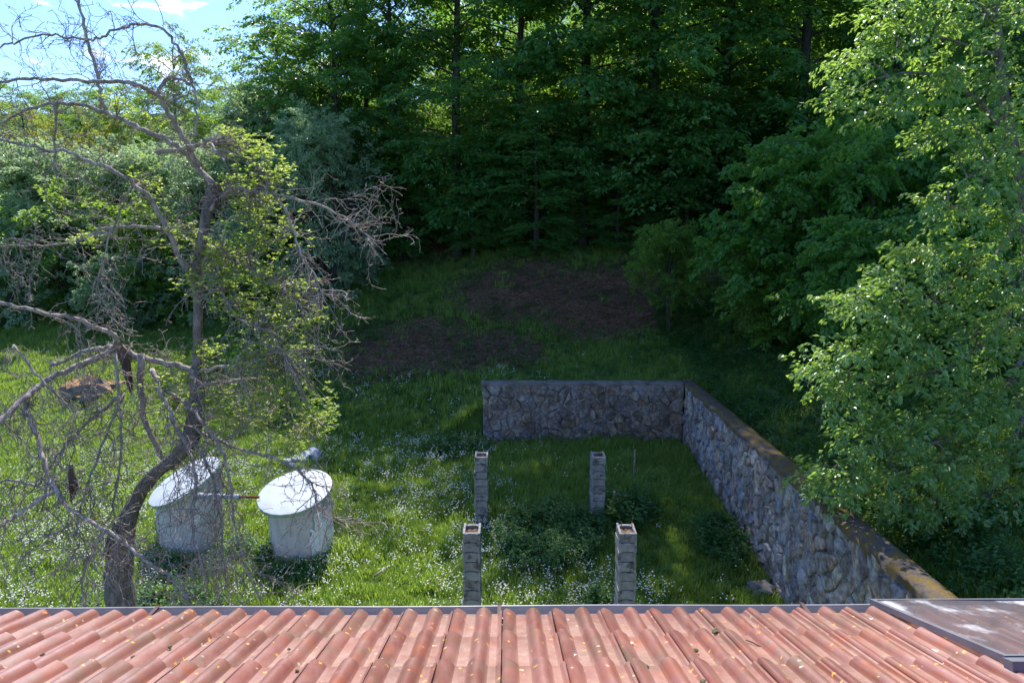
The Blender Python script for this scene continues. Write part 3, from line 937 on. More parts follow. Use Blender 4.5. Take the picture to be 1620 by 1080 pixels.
for k, (px, py, s, lab) in enumerate([
        (269, 1023, 0.010, 'moss clump on the tiles left of the middle, lower one of a close pair'), (250, 1045, 0.013, 'largest moss clump on the left half of the tiles'),
        (210, 1039, 0.010, 'dark moss clump left of the largest clump on the left tiles'), (67, 1035, 0.009, 'small dark moss clump near the lower left corner'),
        (457, 1026, 0.007, 'tiny dark moss crumb on the tiles below the front left column'), (470, 1060, 0.009, 'small moss clump low on the tiles below the right tank'),
        (1101, 1028, 0.012, 'greenish moss clump on the tiles below the right block column'), (1150, 1035, 0.011, 'greenish moss clump on a right barrel of the tiles, near the middle'),
        (1131, 998, 0.016, 'grey lichen clump spread beside the small twigs on the tiles'), (1284, 1070, 0.018, 'pale moss clump at the bottom edge beside orange lichen'),
        (1112, 1078, 0.012, 'dark moss clump cut by the bottom edge of the picture'), (1024, 1054, 0.010, 'moss crumb beside an orange lichen spot near the middle tiles'),
        (1440, 994, 0.010, 'moss lump tucked under the frame of the clear panel'), (1505, 1054, 0.010, 'dark moss clump below the corner of the clear panel'),
        (1202, 1043, 0.009, 'small green moss clump right of the greenish pair')]):
    o = bm_obj('moss_clump', lump(s, 0.6, k * 3.1), M['moss'])
    o.location = on_roof(px, py); o.rotation_euler = (SL, 0, k)
    tag(o, lab, 'moss clump', 'moss clumps on the roof tiles')
for k, (px, py, s, lab) in enumerate([(1473, 1029, 0.024, 'largest white bird dropping on the right tiles, below the clear panel'), (907, 1035, 0.012, 'white bird dropping near the middle of the tiles'), (998, 1016, 0.012, 'white bird dropping right of the middle tiles'), (1378, 978, 0.009, 'small white bird dropping beside the top of the panel frame')]):
    o = bm_obj('bird_dropping', lump(s, 0.10, 40 + k), M['dung'])
    o.location = on_roof(px, py, -0.0); o.rotation_euler = (SL, 0, 0.5)
    tag(o, lab, 'bird dropping', 'bird droppings on the roof')
o = MB(); a = on_roof(1180, 1013); o.tube([Vector((0, 0, 0.004)), Vector((0.02, -0.03, 0.012)), Vector((0.055, -0.07, 0.008)), Vector((0.09, -0.085, 0.0))], [0.003, 0.0035, 0.003, 0.002], 5)
o = o.build('fallen_twig', M['rot']); o.location = a
tag(o, 'short dark twig lying on the tiles below the stone wall', 'twig')

# ------------------------------------------------------------------ foliage engine
def leaf_arrays(Pc, Dv, Nv, L, W, fold=0.12):
    n = len(Pc)
    L = np.broadcast_to(L, (n,))[:, None]; W = np.broadcast_to(W, (n,))[:, None]
    S = nrm(np.cross(Dv, Nv)); Nn = np.cross(S, Dv)
    v0 = Pc; v1 = Pc + Dv * L * 0.42 + S * W * 0.5 + Nn * L * fold
    v2 = Pc + Dv * L - Nn * L * fold * 0.8; v3 = Pc + Dv * L * 0.42 - S * W * 0.5 + Nn * L * fold
    V = np.stack([v0, v1, v2, v3], 1).reshape(-1, 3)
    i = np.arange(n)[:, None] * 4
    F = np.concatenate([i + [0, 1, 2], i + [0, 2, 3]], 1).reshape(-1, 3)
    return V, F

def sprays(O, A, k, length, width, droop, size, ratio=0.6, thick=0.05, tilt=0.45, rg=None, lat_pow=1.0, leafdroop=0.2):
    """fans of leaves: origins O, unit directions A; k leaves each"""
    rg = rg or rng
    n = len(O)
    up = np.array([0, 0, 1.0])
    B = nrm(np.cross(A, up + 0.001)); C = np.cross(B, A)
    roll = rg.normal(0, 0.25, (n, 1)); B, C = B * np.cos(roll) + C * np.sin(roll), C * np.cos(roll) - B * np.sin(roll)
    ln = (length * rg.uniform(0.6, 1.3, (n, 1, 1)))
    u = rg.random((n, k, 1)) ** 0.75
    wv_ = width * np.sin(np.pi * (0.12 + 0.85 * u)) * (ln / length)
    lat = rg.uniform(-1, 1, (n, k, 1)) * wv_
    pos = O[:, None] + A[:, None] * u * ln + B[:, None] * lat + C[:, None] * rg.normal(0, thick, (n, k, 1)) - up * (droop * u ** 2 * ln)
    ang = rg.normal(0, 0.5, (n, k, 1)) + np.sign(lat) * 0.7
    d = A[:, None] * np.cos(ang) + B[:, None] * np.sin(ang) - up * (leafdroop + droop * u)
    d = nrm(d + rg.normal(0, 0.2, (n, k, 3)))
    nv = nrm(C[:, None] + rg.normal(0, tilt, (n, k, 3)))
    sz = size * rg.uniform(0.65, 1.3, (n * k,))
    return leaf_arrays(pos.reshape(-1, 3), d.reshape(-1, 3), nv.reshape(-1, 3), sz, sz * ratio)

def forest_proto(name, seed, H, Rr, base, nl, ns, k, size, droop=0.35, lean=0.0):
    """trunk mesh, branch mesh and crown mesh of a broadleaf forest tree with layered drooping sprays"""
    rg = np.random.default_rng(seed); random.seed(seed)
    tr = MB(); br = MB()
    pts = []; 
    for i in range(9):
        t = i / 8
        pts.append(Vector((math.sin(t * 3 + seed) * 0.25 * t + lean * t * t, math.cos(t * 2.3 + seed) * 0.2 * t, H * 0.95 * t - 0.3)))
    r0 = H * 0.013
    tr.tube(pts, [r0 * (1.25 if i == 0 else 1) * (1 - 0.85 * i / 8) for i in range(9)], 9)
    def at(t):
        q = min(max(t, 0), 0.999) * 8; i = int(q); return pts[i].lerp(pts[i + 1], q - i)
    Os, As = [], []
    for i in range(nl):
        t = base + (0.97 - base) * ((i + rg.random() * 0.8) / nl)
        az = i * 2.39996 + rg.normal(0, 0.3)
        prof = math.sin(math.pi * min(1, 0.18 + 0.80 * (1 - (t - base) / (1 - base)) ** 0.8)) ** 0.6
        Lb = Rr * max(0.22, prof) * rg.uniform(0.7, 1.2)
        rise = 0.25 + 0.75 * ((t - base) / (1 - base))
        p0 = at(t)
        seg = 5; bp = []
        for s in range(seg + 1):
            q = s / seg
            bp.append(p0 + Vector((math.cos(az + 0.15 * math.sin(q * 4)) * Lb * q, math.sin(az + 0.15 * math.sin(q * 4)) * Lb * q, Lb * (rise * q - 0.42 * q * q))))
        br.tube(bp, [0.055 * (1 - 0.85 * s / seg) * (0.5 + Lb / Rr * 0.6) for s in range(seg + 1)], 5, cap=False)
        for j in range(ns):
            q = 0.2 + 0.8 * ((j + rg.random()) / ns)
            x = q * seg; a = min(int(x), seg - 1)
            p = bp[a].lerp(bp[a + 1], x - a)
            side = rg.choice([-1, 1]) * rg.uniform(0.25, 1.2) * (1 - 0.4 * q)
            dz = rg.uniform(-0.22, 0.25)
            A = Vector((math.cos(az + side), math.sin(az + side), dz)).normalized()
            off = A * rg.uniform(0, 0.5)
            Os.append(p + off + Vector((0, 0, rg.normal(0, 0.22)))); As.append(A)
    O = np.array([tuple(x) for x in Os]); A = np.array([tuple(x) for x in As])
    V, F = sprays(O, A, k, Rr * 0.34, Rr * 0.14, droop, size, 0.62, 0.05, 0.42, rg)
    lm = npmesh('crown', V, F)
    return tr, br, lm

def plant_tree(proto, parts, loc, rz, sc, label, cat='tree', group=None):
    root = empty(proto, loc, rz)
    root.scale = sc if isinstance(sc, tuple) else (sc, sc, sc)
    tag(root, label, cat, group)
    for n_, me in parts:
        o = D.objects.new(n_, me); COL.objects.link(o); o.parent = root
    return root

def proto_parts(tr, br, lm, barkm, leafm):
    out = []
    for nme, mb in (('trunk', tr), ('branches', br)):
        me = D.meshes.new(nme); me.from_pydata(mb.v, [], mb.f); me.update(); me.materials.append(barkm)
        me.polygons.foreach_set('use_smooth', [True] * len(me.polygons)); out.append((nme, me))
    lm.materials.append(leafm); out.append(('crown', lm))
    return out

BE = [proto_parts(*forest_proto('beech', s, 20.0, 4.2, bs_, 50, 14, 50, 0.20, dr), M['bark'], M['beech'])
      for s, bs_, dr in ((11, 0.10, 0.35), (23, 0.16, 0.45), (37, 0.06, 0.3))]

# tall forest: rows that climb the hill
LAB_F = 'tall dark green broadleaf tree standing inside the shaded forest'
random.seed(5)
def ftree(x, y, H, label=LAB_F, k=None, rx=None, group='tall trees of the forest'):
    s = H * ((0.90 if x < -5 else 1.02) if H > 18 else 1.0) / 20.0
    i = random.randrange(3) if k is None else k
    w = s * (rx or random.uniform(0.95, 1.15))
    return plant_tree('beech_tree', BE[i], (x, y, gz(x, y) - 0.2), random.uniform(0, 6.28), (w, w, s), label, 'tree', group)
# front row, left to right
for (x, y, H, lb) in [
        (-13.8, 42.5, 15.5, 'leftmost tall tree of the forest edge, bright leaves against the blue sky'),
        (-10.2, 41.0, 19.0, 'second tall tree of the forest edge from the left, above the grey-green willow'),
        (-6.8, 41.5, 22.5, 'third tall tree of the forest edge from the left, over the upper grass slope'),
        (-3.2, 40.5, 24.0, 'fourth tall tree of the forest edge from the left, left of the middle'),
        (0.4, 41.0, 24.0, 'tall tree of the forest edge standing in the middle above the bare bank'),
        (4.0, 40.0, 27.0, 'tall tree of the forest edge behind the bank of brown earth'),
        (7.8, 39.5, 28.5, 'tall tree of the forest edge behind the small light-stemmed tree'),
        (11.6, 39.0, 28.5, 'tall dark tree of the forest edge, right of the middle behind the hazels'),
        (15.4, 37.5, 25.0, 'rightmost visible tall tree of the forest edge, above the hazels')]:
    ftree(x, y, H, lb, group='tall trees along the forest edge')
for ry, xs, H0, H1 in ((49, np.arange(-15.5, 28, 4.4), 9.5, 13), (57, np.arange(-17, 34, 5.0), 11, 14), (67, np.arange(-19, 40, 6.4), 13, 16), (80, np.arange(-22, 46, 8), 13, 15)):
    for i, x in enumerate(xs):
        t = np.clip((x + 15) / 20, 0, 1)
        ftree(x + random.uniform(-1, 1), ry + random.uniform(-1.2, 1.2), (H0 + (H1 - H0) * t) * random.uniform(0.92, 1.06))
for x_, y_, h_ in ((-12.2, 45.0, 15.5), (-9.0, 44.0, 18.0), (-15.4, 46.5, 13.5)):
    ftree(x_, y_, h_)
# low boughs and young growth closing the forest foot
for i, x in enumerate(np.arange(-11, 16, 2.1)):
    yy = 41.2 if x < -4 else (38.2 if x > 0 else 39.8)
    ftree(x + random.uniform(-0.6, 0.6), yy + random.uniform(-0.5, 0.9) + (1.6 if i % 2 else 0), random.uniform(5.5, 8.5), 'young shaded tree filling in below the tall forest trees', rx=1.7, group='young trees under the forest edge')

# ------------------------------------------------------------------ blob plants (bushes, willows, hazels)
def blob_proto(seed, stems, blobs, k, size, ratio, length, width, droop, tilt, ns, barkm, leafm, stem_r=0.05, thick=0.05, leafdroop=0.2, lean=0.0):
    """stems: list of base points; blobs: (x,y,z,rx,ry,rz) each fed by a limb"""
    rg = np.random.default_rng(seed); random.seed(seed)
    tr = MB(); br = MB()
    for s in stems:
        tr.tube([Vector(s[0]), Vector(s[0]).lerp(Vector(s[1]), 0.5) + Vector((rg.normal(0, 0.1), rg.normal(0, 0.1), 0)), Vector(s[1])], [stem_r, stem_r * 0.8, stem_r * 0.6], 8)
    Os, As = [], []
    vol = sum((b[3] * b[4] * b[5]) ** (2 / 3) for b in blobs)
    for b in blobs:
        c_ = Vector(b[:3]); s = min(stems, key=lambda q: (Vector(q[1]) - c_).length)
        p0 = Vector(s[0]).lerp(Vector(s[1]), rg.uniform(0.55, 1.0))
        mid = p0.lerp(c_, 0.5) + Vector((0, 0, 0.15 * (c_ - p0).length))
        br.tube([p0, mid, c_], [stem_r * 0.5, stem_r * 0.35, stem_r * 0.15], 5, cap=False)
        m_ = max(4, int(ns * (b[3] * b[4] * b[5]) ** (2 / 3) / vol))
        d = nrm(rg.normal(0, 1, (m_, 3))); rad = rg.random((m_, 1)) ** 0.45
        o = np.array(b[:3]) + d * rad * np.array(b[3:6]) * 0.85
        a = nrm(d * [1, 1, 0.5] + rg.normal(0, 0.35, (m_, 3)) + [0, 0, 0.15])
        Os.append(o); As.append(a)
        for i in range(0, m_, 6):
            e = Vector(o[i]); br.tube([c_, c_.lerp(e, 0.5) + Vector((0, 0, 0.06)), e], [stem_r * 0.14, stem_r * 0.1, 0.004], 3, cap=False)
    V, F = sprays(np.concatenate(Os), np.concatenate(As), k, length, width, droop, size, ratio, thick, tilt, rg, leafdroop=leafdroop)
    return proto_parts(tr, br, npmesh('crown', V, F), barkm, leafm)

def rand_blobs(seed, H, Rr, n, base=0.15, flat=1.0):
    rg = np.random.default_rng(seed)
    out = []
    for i in range(n):
        z = H * (base + (0.92 - base) * rg.random())
        q = (z / H - base) / (1 - base)
        rr = Rr * (math.sin(math.pi * min(1, 0.25 + 0.7 * q)) ** 0.7) * math.sqrt(rg.random())
        az = rg.uniform(0, 6.28)
        s = Rr * rg.uniform(0.22, 0.42)
        out.append((rr * math.cos(az), rr * math.sin(az), z, s, s, s * rg.uniform(0.7, 1.1) * flat))
    return out
def multi_stem(n, H, spread, seed):
    rg = np.random.default_rng(seed)
    return [((rg.normal(0, 0.15), rg.normal(0, 0.15), -0.2), (rg.normal(0, spread), rg.normal(0, spread), H * 0.7)) for _ in range(n)]

WIL = [blob_proto(51 + s, multi_stem(4, 9, 0.9, s), rand_blobs(61 + s, 9.0, 3.0, 46, 0.05), 46, 0.17, 0.42, 0.9, 0.28, 0.1, 0.6, 780, M['bark'], M['willow'], 0.09) for s in range(2)]
BUSH = [blob_proto(71 + s, multi_stem(6, 4, 0.8, s + 9), rand_blobs(81 + s, 4.5, 2.4, 34, 0.06), 44, 0.13, 0.6, 0.6, 0.2, 0.2, 0.6, 620, M['bark'], M['bush'], 0.04) for s in range(2)]
def recolor(parts, leafm):
    out = []
    for n_, me in parts:
        if n_ == 'crown':
            me = me.copy(); me.materials.clear(); me.materials.append(leafm)
        out.append((n_, me))
    return out
BUSHW = recolor(BUSH[1], M['willow']); BUSHY = recolor(BUSH[0], M['yellow'])
WILY = recolor(WIL[1], M['bush'])
BEL = recolor(BE[1], M['bush'])
HAZ = [blob_proto(91 + s, multi_stem(6, 6, 1.0, s + 19), rand_blobs(101 + s, 7.0, 3.0, 46, 0.08, 0.7), 40, 0.17, 0.8, 0.9, 0.3, 0.35, 0.4, 760, M['bark'], M['hazel'], 0.06, leafdroop=0.35) for s in range(2)]

def put(parts, name, px, ybase, ytop, dist, basesize, label, group=None, wide=1.0, cat='bush'):
    """stand a plant at horizontal distance dist under pixel column px so that its top reaches pixel row ytop"""
    x = (px - 810) / FPX * (dist * cp)
    g = gz(x, dist)
    ang = math.atan((540 - ytop) / FPX) - R(PITCH)
    top = CAMZ + dist * math.tan(ang)
    h = max(top - g, 0.5) * (1.0 if basesize < 19 else 1.0)
    s = h / (basesize * 1.02 if basesize > 15 else basesize)
    return plant_tree(name, parts, (x, dist, g - 0.1), random.uniform(0, 6.28), (s * wide, s * wide, s), label, cat, group)
random.seed(12)
G1 = 'bushes and willows at the far side of the left meadow'
put(WIL[0], 'willow_tree', 520, 0, 165, 36.5, 9, 'grey-green willow in front of the dark forest, left of the middle', G1, 0.85, 'tree')
put(WIL[1], 'willow_tree', 432, 0, 125, 42.0, 9, 'pale willow at the forest corner, just right of the dead tree', G1, 0.75, 'tree')
put(WIL[0], 'willow_tree', 330, 0, 215, 40.0, 9, 'grey-green willow standing behind the broken top of the dead tree', G1, 1.0, 'tree')
put(WIL[1], 'willow_tree', 215, 0, 225, 41.0, 9, 'silvery willow seen through the left limbs of the dead tree', G1, 1.1, 'tree')
put(WIL[1], 'willow_tree', 60, 0, 215, 40.0, 9, 'silvery willow at the far left edge of the meadow', G1, 1.2, 'tree')
put(BUSH[0], 'bush', 130, 0, 300, 38.0, 4.5, 'yellow-green bush below the silvery willow at left', G1, 1.0)
put(BUSH[1], 'bush', 255, 0, 330, 37.0, 4.5, 'green bush left of the dead trunk at the meadow edge', G1, 1.0)
put(BUSHW, 'bush', 20, 0, 320, 37.0, 4.5, 'grey-green bush at the left edge of the picture', G1, 1.1)
put(BUSHW, 'bush', 350, 0, 350, 36.0, 4.5, 'grey-green bush right behind the dead upright stem', G1, 0.9)
put(BUSH[0], 'bush', 430, 0, 385, 37.0, 4.5, 'low shaded bush at the foot of the willows near the forest', G1, 1.1)
put(BUSHW, 'bush', 190, 0, 400, 35.5, 4.5, 'low bush on the far rim of the bright left grass', G1, 1.2)
put(BUSHY, 'bush', 118, 0, 175, 50.0, 4.5, 'yellow leaved young tree behind the left willows', G1, 0.6)
random.seed(14)
G2 = 'trees on the far hillside at left'
put(BEL, 'hillside_tree', 292, 0, 42, 58, 20, 'pointed green tree rising into the sky behind the dead tree', G2, 0.85, 'tree')
put(BEL, 'hillside_tree', 382, 0, 112, 66, 20, 'light green hillside tree just left of the forest corner', G2, 0.9, 'tree')
put(BE[0], 'hillside_tree', 205, 0, 120, 66, 20, 'round hillside tree left of the pointed green tree', G2, 1.1, 'tree')
put(BE[2], 'hillside_tree', 20, 0, 112, 64, 20, 'dark hillside tree at the far left edge under the clouds', G2, 1.2, 'tree')
put(BEL, 'hillside_tree', 100, 0, 138, 68, 20, 'hillside tree below the clouds, second from the left edge', G2, 1.2, 'tree')
put(BE[1], 'hillside_tree', 160, 0, 150, 60, 20, 'dark hillside tree behind the yellow leaved young tree', G2, 1.0, 'tree')
put(BE[1], 'hillside_tree', -60, 0, 120, 62, 20, 'hillside tree just beyond the left edge of the picture', G2, 1.2, 'tree')
put(BE[0], 'hillside_tree', 330, 0, 130, 74, 20, 'distant hillside tree between the pointed tree and the forest corner', G2, 1.2, 'tree')
put(BE[2], 'hillside_tree', 250, 0, 140, 76, 20, 'distant hillside tree behind the pointed green tree', G2, 1.3, 'tree')

for k__, (px__, d__, yt__) in enumerate(((55, 58, 150), (145, 70, 128), (240, 62, 165), (350, 60, 165), (-20, 74, 105), (400, 56, 185))):
    put(BE[k__ % 3] if k__ % 2 else BEL, 'hillside_tree', px__, 0, yt__, d__, 20,
        ('green hillside tree low at the left, beneath the clouds', 'hillside tree on the skyline behind the second limb of the dead tree', 'hillside tree filling in below the pointed green tree',
         'hillside tree low between the pointed tree and the willow', 'hillside tree on the skyline at the far left corner', 'hillside tree close against the forest corner')[k__], G2, 1.35, 'tree')
for x_, y_, h_ in ((19, 28, 13), (23, 33, 16), (27, 39, 17), (21, 39, 20), (25, 26, 12), (31, 33, 15)):
    ftree(x_, y_, h_, 'dark tree on the steep bank, hidden behind the bright plum tree at the right edge', group='trees behind the plum tree')
random.seed(15)
G3 = 'hazels and small trees on the right bank'
put(HAZ[0], 'hazel', 1300, 0, 190, 25.0, 7, 'large shaded hazel right of the middle, in front of the forest', G3, 0.95)
put(recolor(HAZ[1], M['bush']), 'hazel', 1235, 0, 375, 26.0, 7, 'hazel with bright layered leaves leaning out over the dark bank', G3, 1.15)
put(HAZ[1], 'hazel', 1440, 0, 150, 22.0, 7, 'tall hazel partly hidden behind the bright plum tree', G3, 0.85)
put(HAZ[0], 'hazel', 1390, 0, 330, 20.0, 7, 'dark hazel low between the bank and the bright plum tree', G3, 0.95)
put(HAZ[1], 'hazel', 1560, 0, 240, 21.0, 7, 'dark hazel far right behind the plum tree trunk', G3, 1.0)
put(HAZ[0], 'hazel', 1400, 0, 90, 30.0, 7, 'highest hazel of the right bank, below the top of the forest', G3, 0.8)
sm = blob_proto(131, [((0, 0, -0.2), (0.05, 0, 3.4)), ((0.1, 0, -0.2), (0.5, 0.1, 3.0)), ((-0.1, 0, -0.2), (-0.45, 0, 3.1))], rand_blobs(133, 5.5, 1.9, 26, 0.34), 40, 0.12, 0.55, 0.55, 0.18, 0.25, 0.5, 520, M['bark'], M['bush'], 0.035)
put(sm, 'small_tree', 1064, 0, 350, 29.3, 5.5, 'small light green tree with thin stems in front of the bare bank', G3, 0.95, 'tree')

# ------------------------------------------------------------------ the bright plum tree at right
random.seed(31)
rgp = np.random.default_rng(31)
tx, ty = 11.2, 14.6
tz = gz(tx, ty)
plum = empty('plum_tree', (tx, ty, tz - 0.2))
tag(plum, 'bright yellow-green leafy tree filling the right edge, lit by the sun', 'tree')
o_ = plum.location
b = MB()
trk = [Vector((tx, ty, tz - 0.2)), Vector((tx + 0.1, ty - 0.2, tz + 1.5)), P(1625, 330, 14.2), P(1600, 215, 14.0), P(1583, 120, 14.0), P(1576, 0, 14.0), P(1570, -140, 14.2)]
b.tube([p - o_ for p in trk], [0.20, 0.17, 0.13, 0.10, 0.085, 0.07, 0.05], 10, rough=0.06)
b.build('trunk', M['trunk'], plum, True)
limbs = [
    ([(1610, 240, 14.0), (1575, 190, 13.9), (1535, 150, 13.8), (1490, 122, 13.6), (1440, 115, 13.5), (1405, 120, 13.4)], 0.075),
    ([(1580, 90, 14.0), (1530, 72, 13.6), (1480, 60, 13.4), (1420, 75, 13.2)], 0.04),
    ([(1622, 330, 14.2), (1580, 400, 13.6), (1530, 440, 13.3), (1470, 470, 13.1), (1400, 500, 13.0)], 0.06),
    ([(1640, 420, 14.2), (1580, 520, 13.4), (1500, 580, 13.0), (1420, 600, 12.9), (1340, 610, 12.9)], 0.06),
    ([(1650, 480, 14.2), (1600, 600, 13.2), (1520, 680, 12.8), (1440, 710, 12.7), (1350, 720, 12.7)], 0.055),
    ([(1655, 520, 14.2), (1620, 650, 13.2), (1580, 760, 12.8), (1540, 820, 12.6)], 0.05),
    ([(1578, 40, 14.0), (1540, 0, 13.8), (1490, -30, 13.7)], 0.045),
    ([(1600, 215, 14.0), (1560, 260, 13.2), (1500, 300, 13.0)], 0.045),
]
for pts, r0 in limbs:
    q = smoothline([tuple(P(*p) - o_) for p in pts], 3)
    b = MB(); b.tube(q, [r0 * (1 - 0.8 * i / (len(q) - 1)) for i in range(len(q))], 7, rough=0.05)
    b.build('limb', M['trunk'], plum, True)
# leafy clusters (pixel, depth, radii in metres)
cl = []
def C_(px, py, z, rx, rz, ry=0.9): cl.append((px, py, z, rx, ry, rz))
for t in [(1360, 95, 13.6, 0.6, 0.45), (1345, 150, 13.6, 0.45, 0.35), (1420, 60, 13.4, 0.8, 0.6), (1400, 20, 13.6, 0.6, 0.5), (1480, 20, 13.5, 0.8, 0.7), (1560, 30, 13.6, 0.8, 0.8), (1450, 150, 13.3, 0.7, 0.45), (1520, 110, 13.4, 0.8, 0.6), (1600, 120, 13.4, 0.7, 0.8), (1400, 170, 13.5, 0.5, 0.3), (1540, 200, 13.2, 0.7, 0.5), (1490, 215, 13.3, 0.5, 0.4),
          (1610, 240, 13.3, 0.7, 0.7), (1550, 290, 13.0, 0.7, 0.55), (1500, 330, 13.0, 0.6, 0.5), (1600, 350, 13.0, 0.8, 0.7), (1470, 400, 13.0, 0.6, 0.5), (1540, 410, 12.9, 0.8, 0.6), (1610, 450, 12.9, 0.8, 0.7), (1420, 450, 13.0, 0.6, 0.4), (1480, 480, 12.9, 0.7, 0.5), (1370, 490, 13.0, 0.5, 0.3), (1340, 470, 13.1, 0.25, 0.18),
          (1550, 530, 12.8, 0.8, 0.6), (1420, 540, 12.9, 0.8, 0.45), (1350, 555, 12.9, 0.6, 0.3), (1310, 575, 13.0, 0.3, 0.2), (1480, 590, 12.8, 0.8, 0.5), (1600, 600, 12.8, 0.8, 0.7), (1380, 610, 12.9, 0.7, 0.4), (1320, 625, 12.9, 0.35, 0.25), (1540, 650, 12.7, 0.8, 0.5), (1440, 670, 12.7, 0.8, 0.45), (1370, 690, 12.8, 0.6, 0.3), (1610, 710, 12.7, 0.7, 0.6), (1330, 745, 12.8, 0.45, 0.25), (1300, 760, 12.9, 0.2, 0.2), (1500, 730, 12.6, 0.8, 0.45), (1420, 750, 12.7, 0.6, 0.35), (1350, 780, 12.8, 0.25, 0.12),
          (1560, 780, 12.6, 0.7, 0.5), (1480, 790, 12.6, 0.55, 0.35), (1430, 800, 12.7, 0.35, 0.25), (1540, 840, 12.6, 0.45, 0.35), (1600, 830, 12.6, 0.5, 0.4), (1565, 885, 12.6, 0.22, 0.25), (1500, 835, 12.6, 0.25, 0.2), (1680, 200, 13.6, 1.0, 1.2), (1690, 420, 13.4, 1.0, 1.2), (1690, 640, 13.2, 1.0, 1.1), (1680, 820, 13.0, 0.8, 0.7),
          (1560, -60, 13.8, 1.2, 0.9), (1440, -60, 13.8, 0.9, 0.6), (1660, 0, 13.8, 1.2, 1.0), (1610, 520, 14.0, 0.7, 0.7)]:
    C_(*t)
Os, As = [], []
tw = MB()
lp = [Vector(q) + o_ for pts, _ in limbs for q in smoothline([tuple(P(*p) - o_) for p in pts], 2)]
for (px, py, z, rx, ry, rz) in cl:
    c_ = P(px, py, z)
    near = min(lp, key=lambda q: (q - c_).length)
    tw.tube([near - o_, near.lerp(c_, 0.5) - o_ + Vector((0, 0, 0.08)), c_ - o_], [0.022, 0.014, 0.006], 4, cap=False)
    n_ = int((22 if py < 330 else 34) * (rx * ry * rz) ** (2 / 3) / 0.5) + 8
    d = nrm(rgp.normal(0, 1, (n_, 3))); rad = rgp.random((n_, 1)) ** 0.6
    o = np.array(tuple(c_ - o_)) + d * rad * np.array([rx, ry, rz]) * 0.78
    a = nrm(d * [1, 1, 0.3] + np.array([-0.55, -0.1, 0.05]) + rgp.normal(0, 0.35, (n_, 3)))
    Os.append(o); As.append(a)
    for i in range(0, n_, 3):
        e = Vector(o[i]); tw.tube([c_ - o_, (c_ - o_).lerp(e, 0.6) + Vector((0, 0, 0.05)), e, e + Vector(a[i]) * 0.3], [0.007, 0.005, 0.004, 0.002], 3, cap=False)
tag(tw.build('twigs', M['trunk'], plum), kind='stuff')
V, F = sprays(np.concatenate(Os), np.concatenate(As), 18, 0.50, 0.13, 0.25, 0.115, 0.58, 0.04, 0.55, rgp, leafdroop=0.35)
link('crown', npmesh('crown', V, F), M['plum'], plum)

# ------------------------------------------------------------------ the dead apple tree at left
random.seed(77)
rgd = np.random.default_rng(77)
TD = 11.0
base = P(190, 1000, TD)
bx, by = base.x, base.y
apple = empty('dead_apple_tree', (bx, by, gz(bx, by) - 0.1))
tag(apple, 'old half-dead apple tree with a leaning trunk and tangled bare grey limbs', 'tree')
ao = apple.location.copy()
def TP(px, py, dz=0.0): return P(px, py, TD + dz) - ao
tpx = 1.0 / FPX * TD
b = MB()
tr = [(190, 1120, 28, 0), (190, 1040, 24, 0), (191, 960, 21, 0), (189, 905, 20, 0), (191, 862, 19, 0), (200, 828, 14.5, 0), (213, 795, 11, 0), (238, 757, 10, -0.05), (272, 727, 10, -0.1), (298, 700, 13.5, -0.1), (308, 668, 13, -0.05), (312, 635, 12, 0), (311, 600, 8.5, 0.05), (312, 560, 7, 0.1), (313, 520, 7, 0.1), (314, 470, 7.5, 0.1), (312, 420, 7.5, 0.1), (319, 380, 7.5, 0.1), (328, 335, 8, 0.1), (336, 292, 9, 0.1)]
q = smoothline([(*TP(a, c_, d), r * tpx) for a, c_, r, d in tr], 4)
b.tube([Vector(x[:3]) for x in q], [x[3] for x in q], 14, rough=0.13)
b.build('trunk', M['trunk'], apple, True)
b = MB(); q = [TP(176, 880, -0.1), TP(180, 850, -0.12), TP(184, 828, -0.12)]
b.tube(q, [0.11, 0.10, 0.03], 8, rough=0.25); b.build('broken_stub', M['rot'], apple)
b = MB(); b.tube([TP(345, 330, 0.05), TP(346, 305, 0.05), TP(343, 292, 0.05)], [0.06, 0.09, 0.05], 8, rough=0.25); b.build('broken_stub', M['rot'], apple)
b = MB(); b.tube([TP(186, 548), TP(196, 570, -0.1), TP(206, 600, -0.15), TP(208, 622, -0.15)], [0.08, 0.09, 0.05, 0.02], 8, rough=0.4); b.build('broken_stub', M['rot'], apple)
b = MB(); b.tube([TP(112, 735, -1.2), TP(114, 750, -1.2), TP(116, 770, -1.2), TP(113, 792, -1.2)], [0.02, 0.045, 0.05, 0.015], 7, rough=0.45); b.build('hanging_bark', M['rot'], apple)

